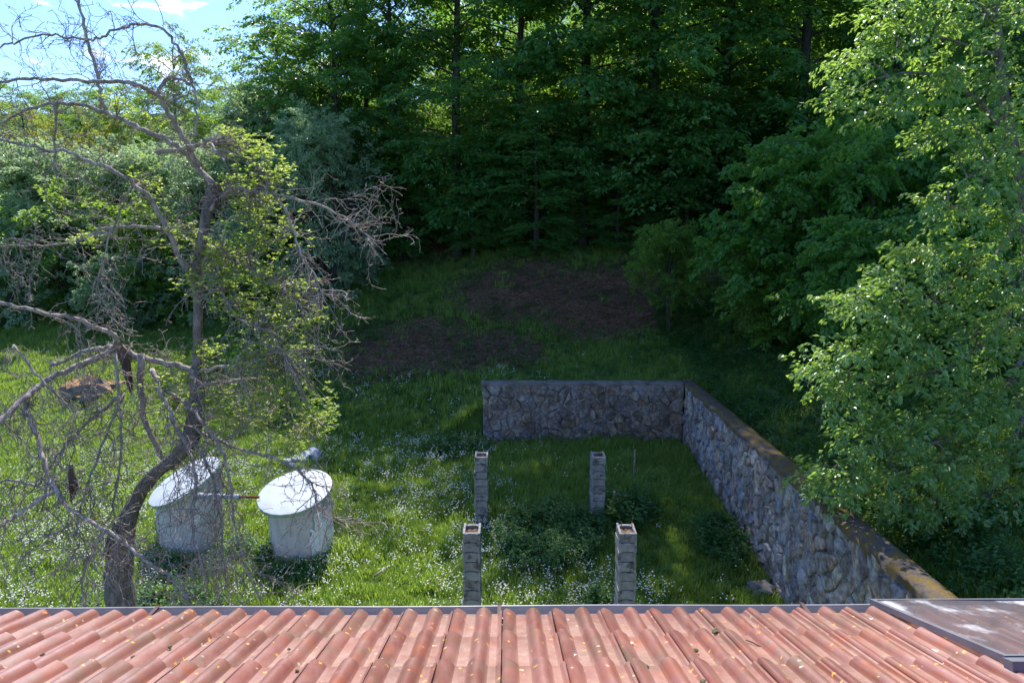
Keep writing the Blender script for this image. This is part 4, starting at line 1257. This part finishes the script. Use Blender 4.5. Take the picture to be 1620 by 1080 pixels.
BR = [  # (pixel path, depth offset start, end, radius px start, end)
    ([(313, 470), (300, 432), (281, 400), (259, 352), (241, 318), (211, 293), (178, 270), (141, 256), (111, 243), (59, 233), (0, 222), (-60, 215)], 0.1, -1.6, 7, 2.2),
    ([(336, 292), (315, 268), (293, 241), (267, 222), (237, 211), (207, 196), (178, 181), (148, 172), (122, 165), (93, 163), (56, 170), (18, 185), (-40, 205)], 0.1, 0.8, 8, 2.5),
    ([(315, 262), (289, 215), (270, 185), (256, 159), (244, 146), (222, 137), (185, 130), (148, 128), (111, 128), (56, 124), (0, 131), (-50, 140)], 0.1, -1.0, 7, 2.2),
    ([(172, 182), (160, 160), (157, 140), (152, 111), (141, 70), (130, 30), (124, 0), (118, -50)], 0.5, 0.2, 5.5, 2.5),
    ([(250, 148), (267, 122), (293, 128), (307, 141), (311, 174), (309, 215)], -0.2, -0.4, 4.5, 2),
    ([(304, 133), (293, 100), (274, 67), (252, 43), (222, 39), (193, 44), (163, 59), (141, 63), (107, 61), (70, 56), (22, 67), (0, 74), (-40, 90)], -0.25, -1.4, 3.6, 1.5),
    ([(250, 241), (281, 237), (315, 230), (337, 218)], 0.0, -0.3, 6, 3.5),
    ([(333, 226), (344, 241), (356, 259)], -0.2, -0.5, 3.5, 2.2),
    ([(311, 355), (285, 362), (256, 361), (207, 357), (163, 361), (130, 378), (93, 387), (40, 389), (-20, 389)], 0.1, 1.4, 5, 2.2),
    ([(330, 335), (350, 312), (370, 298), (407, 304), (463, 315), (519, 330), (563, 356), (590, 385)], 0.1, -0.6, 5, 1.4),
    ([(313, 480), (325, 410), (341, 417), (352, 461), (370, 498), (393, 513), (430, 522)], 0.1, -0.5, 4, 1.6),
    ([(-40, 478), (0, 480), (37, 488), (81, 498), (122, 506), (156, 519), (180, 531), (186, 550)], -1.4, 0.0, 3.5, 5.5),
    ([(188, 548), (148, 569), (111, 583), (74, 602), (48, 620), (22, 643), (0, 668), (-40, 700)], 0.0, -1.8, 8, 4.5),
    ([(184, 548), (160, 550), (130, 557), (100, 570), (80, 578)], 0.0, 0.8, 6.5, 4),
    ([(48, 618), (43, 640), (46, 657), (56, 683), (67, 720), (80, 760), (87, 773), (122, 810), (167, 836), (196, 858), (222, 880), (252, 902), (274, 917), (300, 945)], -0.9, -2.2, 6, 2),
    ([(87, 773), (56, 795), (22, 817), (0, 832), (-30, 850)], -1.5, -2.2, 4.5, 3),
    ([(309, 600), (300, 585), (274, 576), (237, 569), (205, 560), (186, 547)], 0.0, 0.0, 6, 7.5),
    ([(241, 583), (256, 620), (274, 665), (293, 702), (307, 742), (307, 790), (305, 828), (312, 870), (330, 920)], -0.2, -1.6, 5.5, 2),
    ([(262, 615), (296, 643), (322, 669), (348, 706), (365, 760), (370, 820), (385, 880), (410, 950)], -0.2, -1.4, 4.5, 1.6),
    ([(300, 670), (330, 690), (352, 699), (393, 713), (437, 724), (478, 750), (496, 776), (504, 810)], -0.1, -1.2, 4, 1.4),
    ([(312, 608), (340, 606), (363, 605), (407, 598), (437, 624), (463, 650), (493, 665)], 0.0, 0.6, 5, 1.5),
    ([(312, 590), (350, 580), (390, 575), (422, 561), (459, 557), (511, 546)], 0.0, -0.6, 4.5, 1.5),
    ([(320, 385), (350, 400), (395, 428), (440, 455), (470, 480), (487, 500)], 0.1, -0.3, 4, 1.5),
    ([(225, 560), (222, 620), (235, 680), (262, 730), (278, 742)], -0.1, 0.1, 8, 4),
    ([(182, 560), (190, 640), (192, 720), (180, 800), (185, 860)], -0.5, -0.9, 3.5, 1.6),
    ([(190, 625), (150, 660), (110, 695), (85, 730), (60, 770)], -0.3, -0.6, 4, 2.2),
    ([(200, 620), (170, 680), (150, 735), (130, 790), (120, 850)], -0.4, -1.4, 3, 1.5),
    ([(430, 305), (455, 340), (470, 380), (480, 410), (500, 440), (512, 470)], -0.2, -0.2, 3, 1.5),
    ([(90, 165), (87, 200), (86, 240), (88, 280)], 0.6, 0.7, 3.2, 2.0),
    ([(211, 293), (190, 330), (175, 370), (160, 420), (150, 460)], -0.5, -0.9, 2.5, 1.2),
    ([(307, 700), (330, 740), (345, 800), (352, 860), (358, 930)], -0.2, -1.1, 3.5, 1.6),
    ([(0, 560), (-20, 540)], -1.5, -1.6, 2, 2),
    ([(20, 545), (55, 590), (90, 625), (120, 655)], -1.2, -1.0, 3, 1.6),
    ([(60, 770), (20, 760), (-20, 765)], -1.0, -1.2, 3, 2),
    ([(167, 836), (140, 880), (130, 930), (135, 975)], -1.8, -2.0, 2.6, 1.6),
]
mains = []
for path, d0, d1, r0, r1 in BR:
    n_ = len(path)
    p4 = [(*TP(a, c_, d0 + (d1 - d0) * i / (n_ - 1)), (r0 + (r1 - r0) * i / (n_ - 1)) * tpx * 0.68) for i, (a, c_) in enumerate(path)]
    q = smoothline(p4, 4)
    q = [np.array(x) + np.array([*rgd.normal(0, 0.014, 3), 0]) for x in q]
    b = MB(); b.tube([Vector(x[:3]) for x in q], [max(x[3], 0.006) for x in q], 8, rough=0.12)
    b.build('limb', M['deadwood'] if r0 > 2.5 else M['twig'], apple, True)
    mains.append(q)
twg = MB()
leafO, leafA = [], []
def grow(p, d, L, r, lvl, sag):
    n_ = max(3, int(L / 0.07))
    pts = [p.copy()]
    for i in range(n_):
        d = (d + Vector(rgd.normal(0, 0.26, 3)) + Vector((0, 0, sag * 0.10))).normalized()
        p = p + d * (L / n_)
        pts.append(p.copy())
        if lvl < 2 and rgd.random() < (0.42 if lvl == 0 else 0.32) and i > 0:
            dd = (d + Vector(rgd.normal(0, 0.75, 3))).normalized()
            grow(p.copy(), dd, L * rgd.uniform(0.25, 0.6), r * 0.6, lvl + 1, sag)
        elif rgd.random() < 0.5:
            dd = (d * 0.4 + Vector(rgd.normal(0, 0.8, 3))).normalized()
            twg.tube([p, p + dd * rgd.uniform(0.03, 0.075)], [r * 0.55 + 0.002, 0.0035], 3, cap=False)
    twg.tube(pts, [max(r * (1 - 0.6 * i / n_), 0.0036) for i in range(n_ + 1)], 4 if lvl == 0 else 3, cap=False)
    return pts
def live(px, py):
    """strength of living growth by place on the tree (right flank of the crown)"""
    return 0
for bi, q in enumerate(mains):
    seglen = sum(np.linalg.norm(q[i + 1][:3] - q[i][:3]) for i in range(len(q) - 1))
    dens = 5.5 if bi in (1, 2, 3, 4, 5) else 9.0
    if bi in (9, 27): dens = 15
    if bi in (11, 6): dens = 6
    if np.mean([x[2] for x in q]) + ao.z < CAMZ - 2.2: dens *= 1.35
    cnt = int(seglen * dens)
    for c_ in range(cnt):
        t = rgd.random() ** 0.8 * (len(q) - 1); i = min(int(t), len(q) - 2)
        p = Vector(q[i][:3] * (1 - t + i) + q[i + 1][:3] * (t - i)); ax = Vector(q[i + 1][:3] - q[i][:3]).normalized()
        w = p + ao
        high = w.z > CAMZ - 0.2
        side = Vector(rgd.normal(0, 1, 3)); side = (side - ax * side.dot(ax)).normalized()
        sag = -0.9 if not high else (0.1 if rgd.random() < 0.6 else -0.7)
        d = (side + ax * rgd.uniform(0.1, 0.8) + Vector((0, 0, -0.25 if not high else 0.1))).normalized()
        grow(p, d, rgd.uniform(0.25, 1.1), 0.0078, 0, sag)
        if rgd.random() < 0.6:
            grow(p, (side * -1 + ax * 0.3).normalized(), rgd.uniform(0.1, 0.3), 0.006, 1, sag)
tag(twg.build('twigs', M['twig'], apple), kind='stuff')
# living shoots: yellow-green leaf rosettes on the right flank
live_blobs = [(395, 240, 0.35, 0.25), (430, 275, 0.35, 0.3), (370, 215, 0.2, 0.15), (410, 330, 0.35, 0.25), (440, 370, 0.35, 0.3), (370, 300, 0.25, 0.3), (290, 375, 0.25, 0.2), (340, 400, 0.25, 0.3), (375, 420, 0.3, 0.3), (420, 440, 0.35, 0.25), (470, 455, 0.2, 0.15), (380, 490, 0.3, 0.25), (430, 515, 0.35, 0.3), (495, 505, 0.2, 0.15), (400, 560, 0.35, 0.25), (460, 560, 0.35, 0.25), (440, 610, 0.35, 0.3), (490, 640, 0.35, 0.25), (480, 690, 0.3, 0.2), (515, 660, 0.2, 0.15), (350, 460, 0.25, 0.3), (270, 590, 0.2, 0.15), (330, 560, 0.2, 0.2), (360, 640, 0.25, 0.2), (190, 165, 0.12, 0.12), (248, 190, 0.12, 0.08), (235, 290, 0.15, 0.2), (230, 320, 0.15, 0.15), (130, 380, 0.15, 0.1), (450, 480, 0.25, 0.2), (300, 440, 0.15, 0.2), (420, 660, 0.25, 0.15), (395, 385, 0.3, 0.2), (280, 640, 0.2, 0.15)]
ls = MB()
allp = [Vector(x[:3]) for q in mains for x in q]
Lp, Ld, Ln = [], [], []
for (px, py, rx, rz) in live_blobs:
    c_ = TP(px, py, rgd.uniform(-0.5, 0.4))
    near = min(allp, key=lambda q: (q - c_).length)
    ns_ = int(16 + 105 * rx * rz / 0.1)
    for i in range(ns_):
        e = c_ + Vector(rgd.normal(0, 1, 3) * [rx * 0.55, 0.25, rz * 0.6])
        if i % 4 == 0:
            ls.tube([near, near.lerp(e, 0.5) + Vector((0, 0, 0.05)), e], [0.008, 0.006, 0.004], 3, cap=False)
        k = rgd.integers(3, 8)
        for j in range(k):
            az = rgd.uniform(0, 6.28)
            Lp.append(np.array(e) + rgd.normal(0, 0.012, 3)); Ld.append((math.cos(az), math.sin(az), rgd.uniform(0.0, 0.9))); Ln.append((rgd.normal(0, 0.5), rgd.normal(0, 0.5), 1))
V, F = leaf_arrays(np.array(Lp), nrm(np.array(Ld)), nrm(np.array(Ln)), rgd.uniform(0.04, 0.08, len(Lp)), 0.04)
link('leaves', npmesh('leaves', V, F), M['apple'], apple)['kind'] = 'stuff'
tag(ls.build('shoots', M['twig'], apple), kind='stuff')

# ------------------------------------------------------------------ rocks, stakes, small things
def rock(px, py, r, sq, mat, seed, label, elong=1.3, name='rock'):
    p = G(px, py)
    o = bm_obj(name, lump(r, sq, seed, 3), M[mat]); o.scale = (elong, 1, 1); o.location = p + Vector((0, 0, r * sq * 0.3)); o.rotation_euler = (0.1, 0.1, seed)
    tag(o, label, 'rock')
    return o
rock(150, 622, 0.75, 0.62, 'orange_rock', 1.3, 'dark boulder with an orange-brown top on the left meadow slope', 1.5, 'boulder')
rock(468, 735, 0.33, 0.6, 'greyrock', 2.0, 'grey stone on the grass behind the right tank, left one of two')
rock(492, 728, 0.36, 0.7, 'greyrock', 5.0, 'grey stone on the grass behind the right tank, right one of two')
rock(1205, 935, 0.26, 0.6, 'darkrock', 6.1, 'dark stone in the grass at the foot of the long stone wall')
rock(696, 921, 0.14, 0.5, 'soil', 7.7, 'small brown clod in the sunlit grass left of the front column', 1.4, 'clod')
rock(1022, 500, 0.22, 0.6, 'soil', 9.7, 'brown clod of earth on the bare bank below the small tree', 1.4, 'clod')
def stake(px, py, h, r, label, mat='wood', lean=(0, 0)):
    p = G(px, py); b = MB()
    b.tube([Vector((0, 0, -0.15)), Vector((lean[0] * 0.5, lean[1] * 0.5, h * 0.5)), Vector((lean[0], lean[1], h))], [r, r * 0.95, r * 0.9], 7, rough=0.08)
    o = b.build('wooden_stake', M[mat]); o.location = p; tag(o, label, 'stake')
stake(1003, 760, 0.95, 0.03, 'thin weathered wooden stake standing in the grass before the far stone wall', 'deadwood', (0.0, 0))
stake(970, 820, 0.75, 0.04, 'short wooden stake in the shaded grass below the back right column', 'deadwood', (0.02, 0))
def stick(pts, r, label, mat='deadwood', name='fallen_branch', cat='branch'):
    b = MB(); o0 = Vector(pts[0]); q = smoothline([tuple(Vector(p) - o0) for p in pts], 3)
    b.tube([Vector(x) for x in q], [r * (1 - 0.6 * i / (len(q) - 1)) for i in range(len(q))], 6, rough=0.1)
    o = b.build(name, M[mat], None, True); o.location = o0; tag(o, label, cat)
g0 = G(518, 838)
stick([g0 + Vector((0, 0, 0)), g0 + Vector((0.12, 0, 0.22)), g0 + Vector((0.33, 0, 0.36)), g0 + Vector((0.6, 0, 0.42))], 0.025, 'curved dark branch sticking out of the grass right of the right tank')
g0 = G(450, 962); g1 = G(475, 940); g2 = G(500, 935)
stick([g0 + Vector((0, 0, .1)), g1 + Vector((0, 0, .18)), g2 + Vector((0, 0, .2))], 0.02, 'pale bare branch lying in the flowers in front of the right tank')
g0 = G(593, 920); g1 = G(612, 908)
stick([g0 + Vector((0, 0, .12)), g1 + Vector((0, 0, .16))], 0.03, 'short pale stick lying in the sunlit flowers, middle of the meadow')
g0 = G(1300, 650)
stick([g0, P(1300, 630, 18.3), P(1296, 618, 18.2), P(1270, 600, 18.0)], 0.03, 'thin bent bare stem on the shaded slope behind the long wall')
stick([G(1290, 690), P(1300, 672, 17.4), P(1286, 655, 17.2)], 0.02, 'short broken bare stem low on the slope behind the long wall')

# ------------------------------------------------------------------ ground cover (geometry-node scatter)
def blade_tuft(n, h, w, spread, lean, seed):
    rg = np.random.default_rng(seed)
    V, F = [], []
    for i in range(n):
        az = rg.uniform(0, 6.28); r = spread * math.sqrt(rg.random())
        bx_, by_ = r * math.cos(az), r * math.sin(az)
        az2 = rg.uniform(0, 6.28); hh = h * rg.uniform(0.5, 1.2); ln = lean * rg.uniform(0.3, 1.3) * hh
        dx, dy = math.cos(az2), math.sin(az2); sx_, sy_ = -dy * w / 2, dx * w / 2
        k = len(V)
        V += [(bx_ - sx_, by_ - sy_, -0.03), (bx_ + sx_, by_ + sy_, -0.03),
              (bx_ + dx * ln * 0.35 - sx_ * .8, by_ + dy * ln * 0.35 - sy_ * .8, hh * 0.6), (bx_ + dx * ln * 0.35 + sx_ * .8, by_ + dy * ln * 0.35 + sy_ * .8, hh * 0.6),
              (bx_ + dx * ln, by_ + dy * ln, hh)]
        F += [(k, k + 1, k + 3), (k, k + 3, k + 2), (k + 2, k + 3, k + 4)]
    return npmesh('tuft', np.array(V), np.array(F))
def weed_mesh(seed, h, n, size, ratio, spread):
    rg = np.random.default_rng(seed)
    Pp, Dd, Nn_ = [], [], []
    for s in range(5):
        bx_, by_ = rg.normal(0, spread, 2); hh = h * rg.uniform(0.6, 1.15); lx, ly = rg.normal(0, 0.12, 2)
        for i in range(n):
            t = (i + 1) / n; az = i * 1.57 + (i % 2) * 0.7 + rg.normal(0, 0.3)
            Pp.append((bx_ + lx * t, by_ + ly * t, hh * t)); Dd.append((math.cos(az), math.sin(az), rg.uniform(-0.3, 0.35))); Nn_.append((rg.normal(0, 0.3), rg.normal(0, 0.3), 1))
    sz = size * rg.uniform(0.6, 1.25, len(Pp))
    V, F = leaf_arrays(np.array(Pp), nrm(np.array(Dd, float)), nrm(np.array(Nn_, float)), sz, sz * ratio)
    return npmesh('weed', V, F)
def flower_mesh(seed):
    rg = np.random.default_rng(seed); b = MB()
    n = rg.integers(2, 6)
    for i in range(n):
        x, y = rg.normal(0, 0.07, 2); h = rg.uniform(0.20, 0.36)
        r = rg.uniform(0.012, 0.021)
        bm = bmesh.new(); bmesh.ops.create_icosphere(bm, subdivisions=1, radius=r)
        b.add([(v_.co.x + x, v_.co.y + y, v_.co.z * 0.8 + h) for v_ in bm.verts], [tuple(v_.index for v_ in f_.verts) for f_ in bm.faces]); bm.free()
    me = D.meshes.new('flower'); me.from_pydata(b.v, [], b.f); me.update(); return me

def scatter(name, label, pts, scl, rot, kind_idx, meshes, mat, cat):
    """one stuff object: points + geometry nodes that instance the source meshes"""
    n = len(pts)
    me = D.meshes.new(name); me.vertices.add(n); me.vertices.foreach_set('co', np.asarray(pts, np.float32).ravel())
    a = me.attributes.new('sc', 'FLOAT', 'POINT'); a.data.foreach_set('value', np.asarray(scl, np.float32))
    a = me.attributes.new('rot', 'FLOAT_VECTOR', 'POINT'); a.data.foreach_set('vector', np.asarray(rot, np.float32).ravel())
    a = me.attributes.new('pick', 'INT', 'POINT'); a.data.foreach_set('value', np.asarray(kind_idx, np.int32))
    me.materials.append(mat); me.update()
    o = link(name, me)
    ng = D.node_groups.new(name, 'GeometryNodeTree')
    ng.interface.new_socket('Geometry', in_out='INPUT', socket_type='NodeSocketGeometry')
    ng.interface.new_socket('Geometry', in_out='OUTPUT', socket_type='NodeSocketGeometry')
    gi_ = ng.nodes.new('NodeGroupInput'); go = ng.nodes.new('NodeGroupOutput')
    join = ng.nodes.new('GeometryNodeJoinGeometry')
    def attr(nm, typ):
        q = ng.nodes.new('GeometryNodeInputNamedAttribute'); q.data_type = typ; q.inputs['Name'].default_value = nm; return q.outputs['Attribute']
    for i, sm_ in enumerate(meshes):
        if len(sm_.materials) == 0: sm_.materials.append(mat)
        src = D.objects.new(name + '_source', sm_)       # never linked to the scene: only its mesh is read
        oi_ = ng.nodes.new('GeometryNodeObjectInfo'); oi_.inputs['Object'].default_value = src
        iop = ng.nodes.new('GeometryNodeInstanceOnPoints')
        cmp = ng.nodes.new('FunctionNodeCompare'); cmp.data_type = 'INT'; cmp.operation = 'EQUAL'
        ng.links.new(attr('pick', 'INT'), cmp.inputs[2]); cmp.inputs[3].default_value = i
        ng.links.new(gi_.outputs[0], iop.inputs['Points'])
        ng.links.new(cmp.outputs[0], iop.inputs['Selection'])
        ng.links.new(oi_.outputs['Geometry'], iop.inputs['Instance'])
        ng.links.new(attr('rot', 'FLOAT_VECTOR'), iop.inputs['Rotation'])
        ng.links.new(attr('sc', 'FLOAT'), iop.inputs['Scale'])
        ng.links.new(iop.outputs[0], join.inputs[0])
    ng.links.new(join.outputs[0], go.inputs[0])
    md = o.modifiers.new('scatter', 'NODES'); md.node_group = ng
    tag(o, label, cat, kind='stuff')
    return o

rs = np.random.default_rng(99)
def fbm(x, y, s):
    return (np.sin(x * s + 1.7 * np.sin(y * s * 0.7 + 1)) * np.cos(y * s * 1.1 + 1.3 * np.sin(x * s * 0.6)) + 0.6 * np.sin(x * s * 2.3 - y * s * 1.9 + 2) * np.sin(y * s * 2.9 + x * s) + 0.4 * np.sin(x * s * 5.3 + y * s * 1.2) * np.sin(y * s * 4.7 - x * s * 2.2))
def sample(n, x0, x1, y0, y1):
    x = rs.uniform(x0, x1, n); y = rs.uniform(y0, y1, n)
    keep = np.abs(x) < (y * 0.80 + 2.5)
    # keep off walls, tanks and columns
    keep &= ~((x > 5.9) & (x < 6.45) & (y < 23.5)) & ~((y > 22.85) & (y < 23.4) & (x > -1.05) & (x < 6.4))
    keep &= ((x + 5.28) ** 2 + (y - 16.1) ** 2 > 0.72 ** 2) & ((x + 8.2) ** 2 + (y - 16.5) ** 2 > 0.74 ** 2)
    for cx in (-0.8, 2.27):
        for cy in (12.78, 17.35): keep &= ~((np.abs(x - cx) < 0.2) & (np.abs(y - cy) < 0.28))
    return x[keep], y[keep]
xa, ya = sample(30000, -18, 13, 9.5, 24)
xb, yb = sample(26000, -26, 16, 24, 42)
x = np.concatenate([xa, xb]); y = np.concatenate([ya, yb])
k_ = rs.random(len(x)) > np.clip(bare(x, y) * 1.35 + 0.18 * fbm(x, y, 2.1) + np.where((y > 24) & (x > -7), 0.30, 0), 0, 0.98)
x, y = x[k_], y[k_]
z = ground(x, y)
n = len(x)
tall = 1 + 0.28 * fbm(x, y, 0.8) + 0.2 * fbm(x, y, 3.1)
sc_ = rs.uniform(0.7, 1.25, n) * np.clip(tall, 0.5, 1.8) * np.where(y > 24, 1.15, 1.0) * np.where(y > 28, 1.1, 1.0)
rot = np.stack([rs.normal(0, 0.12, n), rs.normal(0, 0.12, n), rs.uniform(0, 6.28, n)], 1)
tufts = [blade_tuft(30, 0.17, 0.014, 0.17, 0.5, 1), blade_tuft(26, 0.25, 0.013, 0.15, 0.6, 2), blade_tuft(34, 0.13, 0.016, 0.19, 0.7, 3)]
scatter('grass', 'long green meadow grass covering the garden and the slope', np.stack([x, y, z], 1), sc_, rot, rs.choice(3, n, p=[0.45, 0.2, 0.35]), tufts, M['grass'], 'grass')

# white flower heads in drifts
x, y = sample(26000, -16, 5.8, 10.5, 29)
dens = 0.42 + 0.45 * fbm(x, y, 1.1) + 0.3 * fbm(x, y, 2.6)
dens *= np.where(y < 17, 1.0, np.where(y < 23, 0.55, 0.18)) * np.where(x > 3.2, 0.12, 1.0) * np.where((x > 0.2) & (y > 15.3), 0.18, 1.0)
dens += 0.9 * np.exp(-((x - 0.8) / 1.5) ** 2 - ((y - 13.6) / 0.9) ** 2) + 0.5 * np.exp(-((x + 2.6) / 1.6) ** 2 - ((y - 17.5) / 2.5) ** 2) + 0.5 * np.exp(-((x + 10.5) / 2.5) ** 2 - ((y - 18.5) / 2.5) ** 2)
k_ = rs.random(len(x)) < np.clip(dens, 0, 1) * 0.62 * (bare(x, y) < 0.35)
x, y = x[k_], y[k_]; n = len(x)
scatter('white_flowers', 'small white flower heads scattered through the meadow grass', np.stack([x, y, ground(x, y)], 1), rs.uniform(0.75, 1.15, n), np.stack([rs.normal(0, 0.1, n), rs.normal(0, 0.1, n), rs.uniform(0, 6.28, n)], 1), rs.integers(0, 4, n), [flower_mesh(i) for i in range(4)], M['petal'], 'flowers')

# broad-leaved weeds: nettles at the tanks, the patch in the enclosure, the slope behind the wall
px_, py_, ps_ = [], [], []
def patch(cx, cy, rx, ry, n, s):
    a = rs.uniform(0, 6.28, n); r = np.sqrt(rs.random(n)); px_.extend(cx + np.cos(a) * r * rx); py_.extend(cy + np.sin(a) * r * ry); ps_.extend(s * rs.uniform(0.7, 1.25, n))
patch(-5.2, 14.85, 0.75, 0.35, 34, 0.55); patch(-7.7, 15.1, 1.0, 0.5, 45, 0.6); patch(-6.6, 15.4, 0.7, 0.8, 35, 0.8); patch(-7.4, 13.0, 1.6, 1.0, 110, 0.9)
patch(0.95, 16.4, 1.25, 1.5, 230, 0.85); patch(3.0, 17.6, 0.9, 0.7, 60, 1.1); patch(2.1, 17.0, 0.4, 0.4, 14, 0.9); patch(5.2, 16.2, 0.6, 1.1, 70, 0.9); patch(1.8, 13.6, 0.35, 0.3, 14, 0.8)
patch(-2.0, 22.0, 1.2, 0.8, 40, 0.8); patch(3.5, 15.0, 1.6, 1.4, 40, 0.5)
xs_, ys_ = sample(5200, 6.5, 16, 9, 33)
px_.extend(xs_); py_.extend(ys_); ps_.extend(rs.uniform(0.35, 0.9, len(xs_)))
xs_, ys_ = sample(6500, -9, 8, 23.6, 41)
kk = rs.random(len(xs_)) < (0.55 + 0.3 * fbm(xs_, ys_, 0.9)) * (1 - 0.75 * np.clip(bare(xs_, ys_), 0, 1))
px_.extend(xs_[kk]); py_.extend(ys_[kk]); ps_.extend(rs.uniform(0.25, 0.6, kk.sum()))
xs_, ys_ = sample(900, -22, -6, 30, 38)
px_.extend(xs_); py_.extend(ys_); ps_.extend(rs.uniform(0.4, 0.8, len(xs_)))
x, y = np.array(px_), np.array(py_)
kk = ~((x > 5.85) & (x < 6.45) & (y < 23.5)) & ((x + 5.28) ** 2 + (y - 16.1) ** 2 > 0.75 ** 2) & ((x + 8.2) ** 2 + (y - 16.5) ** 2 > 0.78 ** 2)
x, y, s_ = x[kk], y[kk], np.array(ps_)[kk]; n = len(x)
scatter('nettles', 'dark broad-leaved weeds and nettles in the grass and on the slopes', np.stack([x, y, ground(x, y)], 1), s_, np.stack([rs.normal(0, 0.15, n), rs.normal(0, 0.15, n), rs.uniform(0, 6.28, n)], 1), rs.integers(0, 3, n),
        [weed_mesh(1, 0.55, 9, 0.13, 0.55, 0.12), weed_mesh(2, 0.45, 8, 0.15, 0.6, 0.15), weed_mesh(3, 0.65, 11, 0.11, 0.5, 0.1)], M['nettle'], 'weeds')

# dry leaves on the bank and under the forest
x, y = sample(17000, -9, 13, 27, 42)
kk = rs.random(len(x)) < np.clip(bare(x, y) * 1.3, 0, 1)
x, y = x[kk], y[kk]; n = len(x)
def litter(seed):
    rg = np.random.default_rng(seed); m_ = 16
    V, F = leaf_arrays(np.c_[rg.normal(0, 0.16, (m_, 2)), rg.uniform(0.0, 0.04, m_)], nrm(np.c_[rg.normal(0, 1, (m_, 2)), rg.normal(0, 0.25, m_)]), nrm(np.c_[rg.normal(0, 0.4, (m_, 2)), np.ones(m_)]), 0.08, 0.05)
    return npmesh('litter', V, F)
scatter('leaf_litter', 'dry brown leaves and earth crumbs on the bare bank', np.stack([x, y, ground(x, y)], 1), rs.uniform(0.7, 1.3, n), np.stack([np.zeros(n) + 0.25, np.zeros(n), rs.uniform(0, 6.28, n)], 1), rs.integers(0, 2, n), [litter(1), litter(2)], M['dry'], 'leaf litter')
# one bright yellow-green dock plant beside the dry heap
V, F = leaf_arrays(np.c_[rs.normal(0, 0.05, (46, 2)), rs.uniform(0, 0.16, 46)], nrm(np.c_[rs.normal(0, 1, (46, 2)), rs.uniform(0.2, 1.2, 46)]), nrm(np.c_[rs.normal(0, 0.4, (46, 2)), np.ones(46)]), rs.uniform(0.14, 0.26, 46), 0.07)
o = link('dock_plant', npmesh('dock_plant', V, F), M['apple']); g0 = G(872, 892); o.location = g0
tag(o, 'bright yellow-green leafy plant beside the dry grass, between the front columns', 'plant')
# dead grass heap before the weed patch
x = rs.normal(0.75, 0.4, 130); y = rs.normal(15.1, 0.25, 130)
scatter('dry_grass', 'heap of dry straw-coloured grass before the weed patch', np.stack([x, y, ground(x, y)], 1), rs.uniform(0.5, 0.9, 130), np.stack([rs.normal(0, 0.6, 130), rs.normal(0, 0.6, 130), rs.uniform(0, 6.28, 130)], 1), np.zeros(130), [blade_tuft(22, 0.22, 0.012, 0.14, 1.6, 5)], M['dry'], 'dry grass')
